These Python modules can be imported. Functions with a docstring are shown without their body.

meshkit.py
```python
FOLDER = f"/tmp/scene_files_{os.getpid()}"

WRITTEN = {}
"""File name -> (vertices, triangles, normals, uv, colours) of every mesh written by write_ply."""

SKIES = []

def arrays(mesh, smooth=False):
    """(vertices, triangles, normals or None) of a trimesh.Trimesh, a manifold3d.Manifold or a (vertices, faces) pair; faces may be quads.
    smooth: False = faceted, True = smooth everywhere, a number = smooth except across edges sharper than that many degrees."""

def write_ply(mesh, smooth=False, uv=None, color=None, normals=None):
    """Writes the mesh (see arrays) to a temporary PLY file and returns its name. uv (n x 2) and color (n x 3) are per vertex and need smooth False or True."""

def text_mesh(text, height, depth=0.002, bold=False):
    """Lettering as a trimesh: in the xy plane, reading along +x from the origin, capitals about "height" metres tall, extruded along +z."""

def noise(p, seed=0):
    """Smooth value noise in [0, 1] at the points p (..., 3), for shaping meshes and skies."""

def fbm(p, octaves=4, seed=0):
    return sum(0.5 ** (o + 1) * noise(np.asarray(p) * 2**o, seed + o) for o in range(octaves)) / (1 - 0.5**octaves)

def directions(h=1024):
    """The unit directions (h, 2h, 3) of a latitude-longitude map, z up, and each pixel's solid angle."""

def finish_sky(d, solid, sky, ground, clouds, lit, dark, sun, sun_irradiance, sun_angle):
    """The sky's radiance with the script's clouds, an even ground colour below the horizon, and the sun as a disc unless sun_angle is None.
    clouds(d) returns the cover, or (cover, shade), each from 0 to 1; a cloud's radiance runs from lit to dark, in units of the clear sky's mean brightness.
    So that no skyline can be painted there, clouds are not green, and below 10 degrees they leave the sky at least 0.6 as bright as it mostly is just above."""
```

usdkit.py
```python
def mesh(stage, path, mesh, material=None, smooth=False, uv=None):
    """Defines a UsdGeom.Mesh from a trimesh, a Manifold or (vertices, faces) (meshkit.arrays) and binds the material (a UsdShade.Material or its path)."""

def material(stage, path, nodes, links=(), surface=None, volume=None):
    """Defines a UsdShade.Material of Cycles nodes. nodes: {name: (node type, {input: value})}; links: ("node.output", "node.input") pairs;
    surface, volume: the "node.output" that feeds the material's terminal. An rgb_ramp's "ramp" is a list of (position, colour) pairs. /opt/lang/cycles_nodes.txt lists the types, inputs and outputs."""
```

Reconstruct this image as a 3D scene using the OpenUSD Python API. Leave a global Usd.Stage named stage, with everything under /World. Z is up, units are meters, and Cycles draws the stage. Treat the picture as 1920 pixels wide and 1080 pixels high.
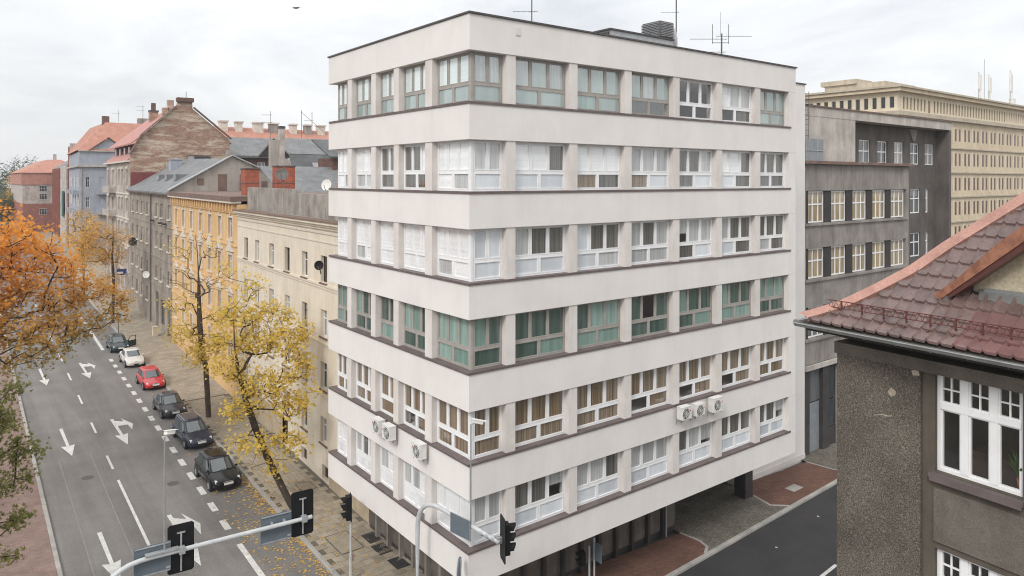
import math, random
import numpy as np
import trimesh
import usdkit, meshkit
from shapely.geometry import Polygon, box as sbox, LineString, Point
from shapely.ops import unary_union
from shapely import affinity
from pxr import Usd, UsdGeom, UsdLux, UsdShade, Gf, Sdf

stage = Usd.Stage.CreateInMemory()
UsdGeom.SetStageUpAxis(stage, UsdGeom.Tokens.z)
UsdGeom.SetStageMetersPerUnit(stage, 1.0)
UsdGeom.Xform.Define(stage, '/World')
UsdGeom.Scope.Define(stage, '/World/Looks')

# ------------------------------------------------------------------ camera, sky, sun, exposure
CAM_H, F_PX, YAW, ROLL, CY = 18.0, 1355.4, math.radians(37.581), math.radians(0.0736), 335.4
EXPOSURE = 0.25
SUN_AZ, SUN_EL = math.radians(-118.0), math.radians(40.0)      # atan2(x, y) of the direction towards the sun
SKY_STRENGTH, SUN_INTENSITY, SUN_ANGLE = 0.15, 0.40, 14.0

cam = UsdGeom.Camera.Define(stage, '/World/camera')
fwd = np.array([math.sin(YAW), math.cos(YAW), 0.0]); right0 = np.array([math.cos(YAW), -math.sin(YAW), 0.0]); up0 = np.array([0, 0, 1.0])
cr, sr = math.cos(ROLL), math.sin(ROLL)
rgt = right0 * cr + up0 * sr
upv = up0 * cr - right0 * sr
m = Gf.Matrix4d(*rgt, 0, *upv, 0, *(-fwd), 0, 0, 0, CAM_H, 1)
UsdGeom.Xformable(cam).AddTransformOp().Set(m)
cam.CreateHorizontalApertureAttr(36.0)
cam.CreateVerticalApertureAttr(36.0 * 9 / 16)
cam.CreateFocalLengthAttr(36.0 * F_PX / 1920)
cam.CreateVerticalApertureOffsetAttr(-(540 - CY) / 1920 * 36.0)
cam.CreateClippingRangeAttr(Gf.Vec2f(0.1, 5000))
cam.CreateExposureAttr(EXPOSURE)

usdkit.material(stage, '/World/Looks/sky_look', {
    'tc': ('texture_coordinate', {}),
    'sky': ('sky_texture', {'sky_type': 'single_scattering', 'sun_disc': False, 'sun_elevation': SUN_EL, 'sun_rotation': SUN_AZ, 'aerosol_density': 2.0}),
    'map': ('mapping', {'scale': (1.0, 1.0, 3.2)}),
    'n': ('noise_texture', {'scale': 2.3, 'detail': 7, 'roughness': 0.58, 'distortion': 0.5}),
    'shade': ('rgb_ramp', {'ramp': [(0.30, (4.05, 4.16, 4.32)), (0.47, (5.05, 5.10, 5.17)), (0.64, (5.95, 5.95, 5.95))]}),
    'sep': ('separate_xyz', {}), 'el': ('map_range', {'from_min': 0.1, 'from_max': 0.9, 'to_min': 1.0, 'to_max': 1.75, 'clamp': True}), 'elc': ('combine_color', {'color_type': 'rgb'}), 'ov': ('mix', {'mix_type': 'multiply', 'fac': 1.0}),
    'mx': ('mix', {'fac': 0.93}),
    'bg': ('background_shader', {'strength': SKY_STRENGTH})},
    [('tc.generated', 'map.vector'), ('map.vector', 'n.vector'), ('n.fac', 'shade.fac'), ('sky.color', 'mx.color1'), ('shade.color', 'ov.color1'), ('tc.generated', 'sep.vector'), ('sep.z', 'el.value'), ('el.result', 'elc.r'), ('el.result', 'elc.g'), ('el.result', 'elc.b'), ('elc.color', 'ov.color2'), ('ov.color', 'mx.color2'),
     ('mx.color', 'bg.color')], surface='bg.background')
dome = UsdLux.DomeLight.Define(stage, '/World/sky')
dome.CreateIntensityAttr(1.0)
UsdShade.MaterialBindingAPI.Apply(dome.GetPrim()).Bind(UsdShade.Material.Get(stage, '/World/Looks/sky_look'))
sun = UsdLux.DistantLight.Define(stage, '/World/sun')
sun.CreateNormalizeAttr(True); sun.CreateIntensityAttr(SUN_INTENSITY); sun.CreateAngleAttr(SUN_ANGLE); sun.CreateColorAttr(Gf.Vec3f(1.0, 0.975, 0.94))
sd = np.array([math.sin(SUN_AZ) * math.cos(SUN_EL), math.cos(SUN_AZ) * math.cos(SUN_EL), math.sin(SUN_EL)])
zx = np.cross([0, 0, 1.0], sd); zx /= np.linalg.norm(zx); zy = np.cross(sd, zx)
UsdGeom.Xformable(sun).AddTransformOp().Set(Gf.Matrix4d(*zx, 0, *zy, 0, *sd, 0, 0, 0, 50, 1))

# ------------------------------------------------------------------ helpers
def ray(px, py):
    du, dv = px - 960, py - CY
    u, v = du * cr + dv * sr, -du * sr + dv * cr
    return fwd + right0 * (u / F_PX) + np.array([0, 0, -v / F_PX])
CAMP = np.array([0, 0, CAM_H])
def at(px, py, X=None, Y=None, Z=None, D=None):
    """The point of the place that the photograph shows at a pixel, on a given plane of the place."""
    d = ray(px, py)
    t = X / d[0] if X is not None else Y / d[1] if Y is not None else (Z - CAM_H) / d[2] if Z is not None else D
    return CAMP + t * d

used = {}
def numbered(parent, name):
    n = used.get((parent, name), 0); used[(parent, name)] = n + 1
    return name if n == 0 else f'{name}_{n:03d}'
def tag(p, label=None, cat=None, group=None, kind=None):
    for k, v in (('label', label), ('category', cat), ('group', group), ('kind', kind)):
        if v: p.SetCustomDataByKey(k, v)
    return p
def thing(name, label=None, cat=None, loc=(0, 0, 0), rotz=0, group=None, kind=None):
    path = '/World/' + numbered('/World', name)
    x = UsdGeom.Xform.Define(stage, path)
    if tuple(loc) != (0, 0, 0): x.AddTranslateOp().Set(Gf.Vec3d(*map(float, loc)))
    if rotz: x.AddRotateZOp().Set(math.degrees(rotz))
    return tag(x.GetPrim(), label, cat, group, kind)

class MB:
    def __init__(s): s.v, s.f, s.n = [], [], 0
    def add(s, v, f):
        v = np.asarray(v, float); f = np.asarray(f, int)
        if len(f) == 0: return s
        if f.shape[1] == 4: f = np.vstack([f[:, [0, 1, 2]], f[:, [0, 2, 3]]])
        s.v.append(v); s.f.append(f + s.n); s.n += len(v); return s
    def obox(s, o, a, b, c):
        o, a, b, c = (np.asarray(x, float) for x in (o, a, b, c))
        if np.dot(np.cross(a, b), c) < 0: a, b = b, a
        v = [o, o + a, o + a + b, o + b, o + c, o + a + c, o + a + b + c, o + b + c]
        return s.add(v, [[0, 3, 2, 1], [4, 5, 6, 7], [0, 1, 5, 4], [1, 2, 6, 5], [2, 3, 7, 6], [3, 0, 4, 7]])
    def box(s, x0, x1, y0, y1, z0, z1): return s.obox((x0, y0, z0), (x1 - x0, 0, 0), (0, y1 - y0, 0), (0, 0, z1 - z0))
    def quad(s, a, b, c, d): return s.add([a, b, c, d], [[0, 1, 2, 3]])
    def tri(s, a, b, c): return s.add([a, b, c], [[0, 1, 2]])
    def mesh(s, m): return s.add(m.vertices, m.faces)
    def tube(s, pts, r, sides=6, caps=True):
        p = np.asarray(pts, float); r = np.broadcast_to(r, (len(p),)).astype(float)
        t = np.gradient(p, axis=0); t /= np.linalg.norm(t, axis=1, keepdims=True) + 1e-12
        ref = np.array([0, 0, 1.0]) if abs(t[:, 2]).mean() < 0.8 else np.array([1.0, 0.1, 0])
        a = np.cross(t, ref); a /= np.linalg.norm(a, axis=1, keepdims=True) + 1e-12
        b = np.cross(t, a); ang = np.arange(sides) * 2 * np.pi / sides
        v = (p[:, None] + r[:, None, None] * (np.cos(ang)[None, :, None] * a[:, None] + np.sin(ang)[None, :, None] * b[:, None])).reshape(-1, 3)
        f = []
        for i in range(len(p) - 1):
            for j in range(sides):
                k = (j + 1) % sides
                f.append([i * sides + j, i * sides + k, (i + 1) * sides + k, (i + 1) * sides + j])
        s.add(v, f)
        if caps:
            for e in (0, len(p) - 1):
                ring = v[e * sides:(e + 1) * sides]
                s.add(np.vstack([ring, p[e]]), [[j, (j + 1) % sides, sides] for j in range(sides)])
        return s
    def build(s, name, mat, parent=None, smooth=False, label=None, cat=None, group=None, kind=None):
        pp = str(parent.GetPath()) if parent is not None else '/World'
        path = pp + '/' + numbered(pp, name)
        pr = usdkit.mesh(stage, path, (np.vstack(s.v), np.vstack(s.f)), L[mat], smooth).GetPrim()
        return tag(pr, label, cat, group, kind)

class Fr:
    """A wall's frame: u along the wall, d outwards, z up."""
    def __init__(s, o, u, n): s.o, s.u, s.n = np.array([*o, 0.0][:3], float), np.array([*u, 0.0][:3], float), np.array([*n, 0.0][:3], float)
    def p(s, u, d, z): return s.o + s.u * u + s.n * d + np.array([0, 0, z])
    def box(s, mb, u0, u1, d0, d1, z0, z1): return mb.obox(s.p(u0, d0, z0), s.u * (u1 - u0), s.n * (d1 - d0), np.array([0, 0, z1 - z0]))
    def poly(s, mb, poly, d0, d1):
        """A polygon of the (u, z) plane as a slab from depth d0 to d1."""
        for g in getattr(poly, 'geoms', [poly]):
            if g.is_empty or g.area < 1e-6: continue
            t = trimesh.creation.extrude_polygon(g, d1 - d0, engine='earcut')
            v = np.array(t.vertices)
            mb.add(s.o + v[:, :1] * s.u + (v[:, 2:] + d0) * s.n + v[:, 1:2] * np.array([0, 0, 1.0]), t.faces)
        return mb
    def quad(s, mb, u0, u1, d, z0, z1):
        q = [s.p(u0, d, z0), s.p(u1, d, z0), s.p(u1, d, z1), s.p(u0, d, z1)]
        return mb.quad(*(q if np.dot(np.cross(s.u, [0, 0, 1.0]), s.n) > 0 else (q[1], q[0], q[3], q[2])))

def sheet(mb, poly, z):
    """A flat polygon of the ground as one face sheet at height z."""
    for g in getattr(poly, 'geoms', [poly]):
        if g.is_empty or g.area < 1e-6: continue
        v, f = trimesh.creation.triangulate_polygon(g, engine='earcut')
        v = np.column_stack([v, np.full(len(v), z)])
        f = np.asarray(f); c = np.cross(v[f[:, 1]] - v[f[:, 0]], v[f[:, 2]] - v[f[:, 0]])[:, 2] < 0
        f[c] = f[c][:, ::-1]
        mb.add(v, f)
    return mb

# ------------------------------------------------------------------ materials
L = {}
def mk(name, c1, c2=None, scale=1.2, rough=0.85, bump=0.0, bscale=30.0, streak=None, spec=0.35, metal=0.0, vary=0.0, lo=0.35, hi=0.65, coat=0.0, detail=6, speck=None, smap=(1.6, 1.6, 0.22), slo=(0.44, 0.74), fine=None):
    """A weathered surface: two tones in uneven patches, fine relief, optional rain streaks and per-piece variation."""
    c2 = c2 or tuple(0.82 * x for x in c1)
    N = {'g': ('geometry', {}), 'n': ('noise_texture', {'scale': scale, 'detail': detail, 'roughness': 0.62, 'distortion': 0.3}),
         'r': ('rgb_ramp', {'ramp': [(lo, c1), (hi, c2)]}), 'p': ('principled_bsdf', {'roughness': rough, 'specular_ior_level': spec, 'metallic': metal, 'coat_weight': coat})}
    K = [('g.position', 'n.vector'), ('n.fac', 'r.fac')]
    col = 'r.color'
    if streak:
        N['sm'] = ('mapping', {'scale': smap}); N['sn'] = ('noise_texture', {'scale': 1.0, 'detail': 8, 'roughness': 0.68, 'distortion': 0.4})
        N['sr'] = ('rgb_ramp', {'ramp': [(slo[0], (1, 1, 1)), (slo[1], streak)]}); N['sx'] = ('mix', {'mix_type': 'multiply', 'fac': 1.0})
        K += [('g.position', 'sm.vector'), ('sm.vector', 'sn.vector'), ('sn.fac', 'sr.fac'), (col, 'sx.color1'), ('sr.color', 'sx.color2')]; col = 'sx.color'
    if fine:
        N['fn'] = ('noise_texture', {'scale': fine[0], 'detail': 5, 'roughness': 0.75}); N['fr'] = ('rgb_ramp', {'ramp': [(0.40, (fine[1],) * 3), (0.60, (fine[2],) * 3)]})
        N['fx'] = ('mix', {'mix_type': 'multiply', 'fac': 1.0}); K += [('g.position', 'fn.vector'), ('fn.fac', 'fr.fac'), (col, 'fx.color1'), ('fr.color', 'fx.color2')]; col = 'fx.color'
    if speck:
        N['kn'] = ('noise_texture', {'scale': speck[0], 'detail': 3, 'roughness': 0.7}); N['kr'] = ('rgb_ramp', {'ramp': [(0.40, (speck[1],) * 3), (0.62, (speck[2],) * 3)]})
        N['kx'] = ('mix', {'mix_type': 'multiply', 'fac': 1.0}); K += [('g.position', 'kn.vector'), ('kn.fac', 'kr.fac'), (col, 'kx.color1'), ('kr.color', 'kx.color2')]; col = 'kx.color'
    if vary:
        N['oi'] = ('object_info', {}); N['vr'] = ('map_range', {'from_min': 0.0, 'from_max': 1.0, 'to_min': 1 - vary, 'to_max': 1 + vary})
        N['vc'] = ('combine_color', {'color_type': 'rgb'}); N['vx'] = ('mix', {'mix_type': 'multiply', 'fac': 1.0})
        K += [('oi.random', 'vr.value'), ('vr.result', 'vc.r'), ('vr.result', 'vc.g'), ('vr.result', 'vc.b'), (col, 'vx.color1'), ('vc.color', 'vx.color2')]; col = 'vx.color'
    K.append((col, 'p.base_color'))
    if bump:
        N['bn'] = ('noise_texture', {'scale': bscale, 'detail': 4, 'roughness': 0.6}); N['b'] = ('bump', {'strength': 0.9, 'distance': bump})
        K += [('g.position', 'bn.vector'), ('bn.fac', 'b.height'), ('b.normal', 'p.normal')]
    L[name] = usdkit.material(stage, '/World/Looks/' + name, N, K, surface='p.BSDF')
def glass(name, tint, ior=1.5, rough=0.0):
    L[name] = usdkit.material(stage, '/World/Looks/' + name, {'fi': ('mix_float', {'a': ior, 'b': 1.0 / ior}), 'fr': ('fresnel', {}), 't': ('transparent_bsdf', {'color': tint}), 'gl': ('glossy_bsdf', {'color': (1, 1, 1), 'roughness': rough}),
        'tc': ('geometry', {}), 'n': ('noise_texture', {'scale': 0.9, 'detail': 1}), 'b': ('bump', {'strength': 0.25, 'distance': 0.012}), 'mx': ('mix_closure', {})},
        [('tc.position', 'n.vector'), ('n.fac', 'b.height'), ('b.normal', 'gl.normal'), ('tc.backfacing', 'fi.fac'), ('fi.result', 'fr.IOR'), ('fr.fac', 'mx.fac'), ('t.BSDF', 'mx.closure1'), ('gl.BSDF', 'mx.closure2')], surface='mx.closure')
def folds(name, c1, c2, per_m, rough=0.9, axis='h', vary=0.22):
    """Hanging fabric or slats: bands of two tones with matching relief."""
    N = {'g': ('geometry', {}), 'm': ('mapping', {'scale': (per_m, per_m, 0.25) if axis == 'h' else (0.05, 0.05, per_m)}), 'n': ('noise_texture', {'scale': 1.0, 'detail': 2, 'roughness': 0.5}),
         'r': ('rgb_ramp', {'ramp': [(0.36, c1), (0.62, c2)]}), 'b': ('bump', {'strength': 0.8, 'distance': 0.02 if axis == 'h' and per_m > 4 else 0.003}), 'p': ('principled_bsdf', {'roughness': rough, 'specular_ior_level': 0.2}),
         'oi': ('object_info', {}), 'vr': ('map_range', {'to_min': 1 - vary, 'to_max': 1 + 0.35 * vary}), 'sr': ('map_range', {'to_min': 1.0, 'to_max': 0.7}), 'v': ('hsv', {})}
    L[name] = usdkit.material(stage, '/World/Looks/' + name, N, [('g.position', 'm.vector'), ('m.vector', 'n.vector'), ('n.fac', 'r.fac'), ('n.fac', 'b.height'), ('r.color', 'v.color'), ('oi.random', 'vr.value'), ('vr.result', 'v.value'), ('oi.random', 'sr.value'), ('sr.result', 'v.saturation'), ('v.color', 'p.base_color'), ('b.normal', 'p.normal')], surface='p.BSDF')
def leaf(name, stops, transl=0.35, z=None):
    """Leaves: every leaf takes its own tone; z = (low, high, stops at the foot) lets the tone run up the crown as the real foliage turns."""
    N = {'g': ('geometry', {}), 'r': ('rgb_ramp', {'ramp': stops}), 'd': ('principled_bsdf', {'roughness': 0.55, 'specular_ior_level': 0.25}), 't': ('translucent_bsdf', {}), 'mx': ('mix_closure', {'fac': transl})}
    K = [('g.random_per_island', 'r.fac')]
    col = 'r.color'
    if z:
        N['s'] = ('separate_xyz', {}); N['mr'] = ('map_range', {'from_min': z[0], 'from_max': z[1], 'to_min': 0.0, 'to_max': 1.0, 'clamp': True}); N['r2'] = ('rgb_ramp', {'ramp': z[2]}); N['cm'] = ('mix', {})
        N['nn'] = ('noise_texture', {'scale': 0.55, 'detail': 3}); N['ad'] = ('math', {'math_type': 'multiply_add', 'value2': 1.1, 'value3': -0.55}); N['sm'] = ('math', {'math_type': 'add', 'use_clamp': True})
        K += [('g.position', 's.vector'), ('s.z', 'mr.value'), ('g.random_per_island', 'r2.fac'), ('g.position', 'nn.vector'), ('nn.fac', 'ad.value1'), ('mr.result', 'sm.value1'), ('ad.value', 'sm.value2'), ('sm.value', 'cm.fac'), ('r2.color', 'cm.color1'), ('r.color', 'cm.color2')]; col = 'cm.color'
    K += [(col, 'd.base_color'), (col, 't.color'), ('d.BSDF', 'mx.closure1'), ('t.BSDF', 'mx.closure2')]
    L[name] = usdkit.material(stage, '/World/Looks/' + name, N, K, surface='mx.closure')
def bricky(name, c1, c2, mortar, bw, bh, rough=0.9, flat=False, rot=0.0, patch=None, bump=0.006):
    """Bricks or pavers too small to pick apart from here. flat: laid on the ground; otherwise on a wall, measured along x + y and z."""
    N = {'g': ('geometry', {}), 's': ('separate_xyz', {}), 'h': ('math', {'math_type': 'add'}), 'c': ('combine_xyz', {}),
         'b': ('brick_texture', {'color1': c1, 'color2': c2, 'mortar': mortar, 'scale': 1.0, 'mortar_size': 0.008, 'brick_width': bw, 'row_height': bh, 'bias': 0.0}),
         'n': ('noise_texture', {'scale': 0.9, 'detail': 6, 'roughness': 0.65}), 'nr': ('rgb_ramp', {'ramp': [(0.3, (0.72, 0.72, 0.72)), (0.7, (1.12, 1.1, 1.08))]}), 'x': ('mix', {'mix_type': 'multiply', 'fac': 1.0}),
         'bp': ('bump', {'strength': 0.8, 'distance': bump}), 'p': ('principled_bsdf', {'roughness': rough, 'specular_ior_level': 0.25})}
    K = [('b.color', 'x.color1'), ('g.position', 'n.vector'), ('n.fac', 'nr.fac'), ('nr.color', 'x.color2'), ('b.fac', 'bp.height'), ('bp.normal', 'p.normal')]
    N['bp'][1]['invert'] = True
    if flat:
        N['m'] = ('mapping', {'rotation': (0, 0, rot)}); K += [('g.position', 'm.vector'), ('m.vector', 'b.vector')]
    else: K += [('g.position', 's.vector'), ('s.x', 'h.value1'), ('s.y', 'h.value2'), ('h.value', 'c.x'), ('s.z', 'c.y'), ('c.vector', 'b.vector')]
    col = 'x.color'
    if patch:
        N['pn'] = ('noise_texture', {'scale': 0.42, 'detail': 10, 'roughness': 0.78, 'distortion': 0.3}); N['pm'] = ('mapping', {'scale': (0.8, 0.8, 3.0)}); N['pr'] = ('rgb_ramp', {'ramp': [(patch[1], (0, 0, 0)), (patch[1] + 0.11, (0.9, 0.9, 0.9))]})
        N['px'] = ('mix', {'color2': patch[0]}); K += [('g.position', 'pm.vector'), ('pm.vector', 'pn.vector'), ('pn.fac', 'pr.fac'), ('pr.color', 'px.fac'), (col, 'px.color1')]; col = 'px.color'
    K.append((col, 'p.base_color'))
    L[name] = usdkit.material(stage, '/World/Looks/' + name, N, K, surface='p.BSDF')
def paint(name, c, rough=0.25, metal=0.0, coat=0.6, spec=0.5):
    L[name] = usdkit.material(stage, '/World/Looks/' + name, {'g': ('geometry', {}), 'n': ('noise_texture', {'scale': 3.0, 'detail': 6, 'roughness': 0.7}), 'r': ('rgb_ramp', {'ramp': [(0.35, c), (0.75, tuple(x * 0.8 + 0.004 for x in c))]}),
        'rr': ('map_range', {'from_min': 0.3, 'from_max': 0.7, 'to_min': rough * 0.8, 'to_max': rough * 1.35}), 'p': ('principled_bsdf', {'metallic': metal, 'coat_weight': coat, 'coat_roughness': 0.06, 'specular_ior_level': spec})},
        [('g.position', 'n.vector'), ('n.fac', 'r.fac'), ('n.fac', 'rr.value'), ('r.color', 'p.base_color'), ('rr.result', 'p.roughness')], surface='p.BSDF')

mk('white_plaster', (0.705, 0.674, 0.648), (0.655, 0.623, 0.598), scale=0.5, rough=0.9, bump=0.002, bscale=60, streak=(0.955, 0.945, 0.935), spec=0.2)
mk('pier_plaster', (0.66, 0.62, 0.59), (0.58, 0.54, 0.51), scale=0.9, rough=0.9, bump=0.002, bscale=60, streak=(0.90, 0.88, 0.86), spec=0.2)
mk('dark_coping', (0.05, 0.045, 0.045), (0.08, 0.07, 0.07), rough=0.5, spec=0.4)
mk('sill_metal', (0.105, 0.082, 0.078), (0.14, 0.112, 0.106), scale=2, rough=0.55, spec=0.35)
mk('white_frame', (0.77, 0.77, 0.77), (0.70, 0.70, 0.695), scale=2, rough=0.4, spec=0.4)
mk('beige_frame', (0.36, 0.335, 0.305), (0.30, 0.275, 0.25), scale=2, rough=0.55, spec=0.35)
mk('interior_dark', (0.10, 0.09, 0.08), (0.05, 0.045, 0.04), scale=0.8, rough=0.9)
glass('clear_glass', (1.0, 1.0, 1.0), 2.0)
glass('green_glass', (0.87, 0.92, 0.90), 1.9)
glass('dull_glass', (0.93, 0.98, 0.97), 2.7)
folds('white_blind', (0.86, 0.87, 0.88), (0.78, 0.79, 0.80), 9, axis='v', vary=0.08)
folds('grey_blind', (0.55, 0.56, 0.56), (0.43, 0.44, 0.44), 14)
folds('dark_blind', (0.085, 0.08, 0.072), (0.17, 0.16, 0.14), 16)
folds('brown_curtain', (0.125, 0.08, 0.042), (0.30, 0.215, 0.125), 11)
folds('teal_curtain', (0.25, 0.37, 0.335), (0.35, 0.48, 0.44), 5)
folds('frosted_film', (0.74, 0.78, 0.81), (0.66, 0.70, 0.74), 2)
folds('deep_teal', (0.045, 0.085, 0.073), (0.10, 0.165, 0.142), 4)
folds('pale_film', (0.42, 0.49, 0.48), (0.33, 0.40, 0.39), 2)
mk('cladding', (0.105, 0.088, 0.075), (0.16, 0.14, 0.12), scale=1.1, rough=0.6, streak=(0.6, 0.6, 0.6), vary=0.15)
mk('pilaster_stone', (0.26, 0.24, 0.215), (0.19, 0.17, 0.15), scale=1.5, rough=0.85, streak=(0.7, 0.7, 0.7))
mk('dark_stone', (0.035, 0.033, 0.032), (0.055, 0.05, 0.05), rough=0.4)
mk('grey_metal', (0.42, 0.43, 0.44), (0.33, 0.34, 0.35), scale=3, rough=0.45, metal=0.4)
mk('galvanised', (0.50, 0.51, 0.52), (0.40, 0.41, 0.42), scale=4, rough=0.42, metal=0.6)
mk('mast_grey', (0.48, 0.49, 0.49), (0.40, 0.41, 0.41), scale=4, rough=0.45, spec=0.45)
mk('pole_grey', (0.27, 0.272, 0.275), (0.21, 0.212, 0.215), scale=5, rough=0.5)
mk('board_back', (0.095, 0.12, 0.14), (0.12, 0.145, 0.165), scale=2.5, rough=0.55)
mk('signal_black', (0.008, 0.008, 0.009), (0.014, 0.014, 0.015), scale=3, rough=0.5, spec=0.15)
mk('antenna_dark', (0.09, 0.085, 0.08), (0.15, 0.14, 0.13), scale=5, rough=0.6)
mk('appliance_white', (0.70, 0.69, 0.66), (0.60, 0.58, 0.55), scale=4, rough=0.5)
mk('black_rubber', (0.02, 0.02, 0.02), (0.03, 0.03, 0.03), rough=0.8)
mk('red_mark', (0.45, 0.03, 0.03), (0.40, 0.03, 0.03), rough=0.5)

mk('asphalt', (0.212, 0.199, 0.188), (0.160, 0.150, 0.141), scale=0.35, rough=0.85, bump=0.004, bscale=90, speck=(55, 0.80, 1.16), lo=0.3, hi=0.7, streak=(0.78, 0.775, 0.77), smap=(0.75, 0.035, 1.0), slo=(0.40, 0.62), fine=(7.0, 0.90, 1.06))
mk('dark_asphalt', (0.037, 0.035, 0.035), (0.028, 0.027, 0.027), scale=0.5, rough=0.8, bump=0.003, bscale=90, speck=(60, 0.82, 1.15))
mk('road_paint', (0.72, 0.71, 0.68), (0.54, 0.53, 0.50), scale=2.5, rough=0.7, speck=(22, 0.70, 1.06), fine=(5.0, 0.86, 1.04))
mk('worn_line', (0.24, 0.23, 0.215), (0.18, 0.175, 0.165), scale=3, rough=0.8)
mk('earth', (0.12, 0.105, 0.085), (0.09, 0.08, 0.065), scale=0.2, rough=0.95)
mk('kerb_stone_grey', (0.36, 0.345, 0.32), (0.28, 0.265, 0.245), scale=1.5, rough=0.9, bump=0.003, bscale=50, vary=0.10, speck=(35, 0.8, 1.1))
mk('slab_concrete', (0.345, 0.292, 0.222), (0.265, 0.226, 0.173), scale=1.8, rough=0.92, bump=0.003, bscale=60, vary=0.16, speck=(30, 0.8, 1.12))
mk('slab_bed', (0.15, 0.13, 0.10), (0.10, 0.09, 0.07), scale=1.0, rough=0.95)
bricky('slab_far', (0.355, 0.31, 0.245), (0.30, 0.26, 0.205), (0.15, 0.13, 0.10), 0.5, 0.5, flat=True)
bricky('red_paver', (0.275, 0.19, 0.165), (0.22, 0.152, 0.132), (0.15, 0.118, 0.10), 0.21, 0.105, flat=True, rot=0.02)
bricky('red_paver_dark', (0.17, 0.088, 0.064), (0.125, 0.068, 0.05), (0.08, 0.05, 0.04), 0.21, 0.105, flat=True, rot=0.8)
bricky('cobble', (0.20, 0.18, 0.15), (0.13, 0.12, 0.10), (0.06, 0.055, 0.045), 0.16, 0.11, flat=True, rot=0.15, bump=0.02)
mk('iron_cover', (0.07, 0.062, 0.055), (0.10, 0.09, 0.08), scale=4, rough=0.7, bump=0.004, bscale=30)

# ------------------------------------------------------------------ ground, streets, pavements
KL = lambda Y: 3.86 + 0.0115 * (Y - 38.5)             # left kerb of the main street
KR = lambda Y: 13.55 + 0.021 * (Y - 31)               # right kerb
KS = lambda X: 21.42 + 0.046 * (X - 26)               # kerb of the side street
FAC = lambda Y: 17.3 + 0.036 * (Y - 41)               # house line of the main street
sheet(MB(), sbox(-900, -300, 1200, 1600), -0.06)
MBg = sheet(MB(), sbox(-900, -300, 1200, 1600), -0.06); MBg.build('ground', 'earth', kind='structure', label='bare earth beyond the streets', cat='ground')

corner_c, corner_r = (KR(26) + 4.0, KS(17.5) + 4.0), 4.0
arc = [(corner_c[0] + corner_r * math.cos(a), corner_c[1] + corner_r * math.sin(a)) for a in np.linspace(math.pi, 1.5 * math.pi, 9)]
kerb_right_line = [(KR(Y), Y) for Y in (420, 300, 200, 120, 80, 50, 30)] + arc + [(x, KS(x)) for x in (22, 26, 35, 45, 60, 90, 150, 260)]
road_poly = Polygon([(KL(420), 420)] + kerb_right_line + [(260, 14), (14, 12.6), (11, 8), (8, -40), (-20, -40), (-20, 26), (KL(26), 28)])
side_poly = Polygon([(15.5, 12.7)] + [(x, KS(x) - 0.001) for x in (19, 26, 45, 90, 258)] + [(258, 14.0)])
road = thing('road', 'wide grey asphalt street running away past the parked cars', 'road', kind='structure')
sheet(MB(), road_poly, 0.0).build('asphalt', 'asphalt', road)
side = thing('side_road', 'dark asphalt side street below the overhanging office floors', 'road', kind='structure')
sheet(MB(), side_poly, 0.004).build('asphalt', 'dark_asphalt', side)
def strip_mark(parent, name, pts, w, mat='road_paint', z=0.008):
    return sheet(MB(), LineString(pts).buffer(w / 2, cap_style='flat', join_style='mitre'), z).build(name, mat, parent)
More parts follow.
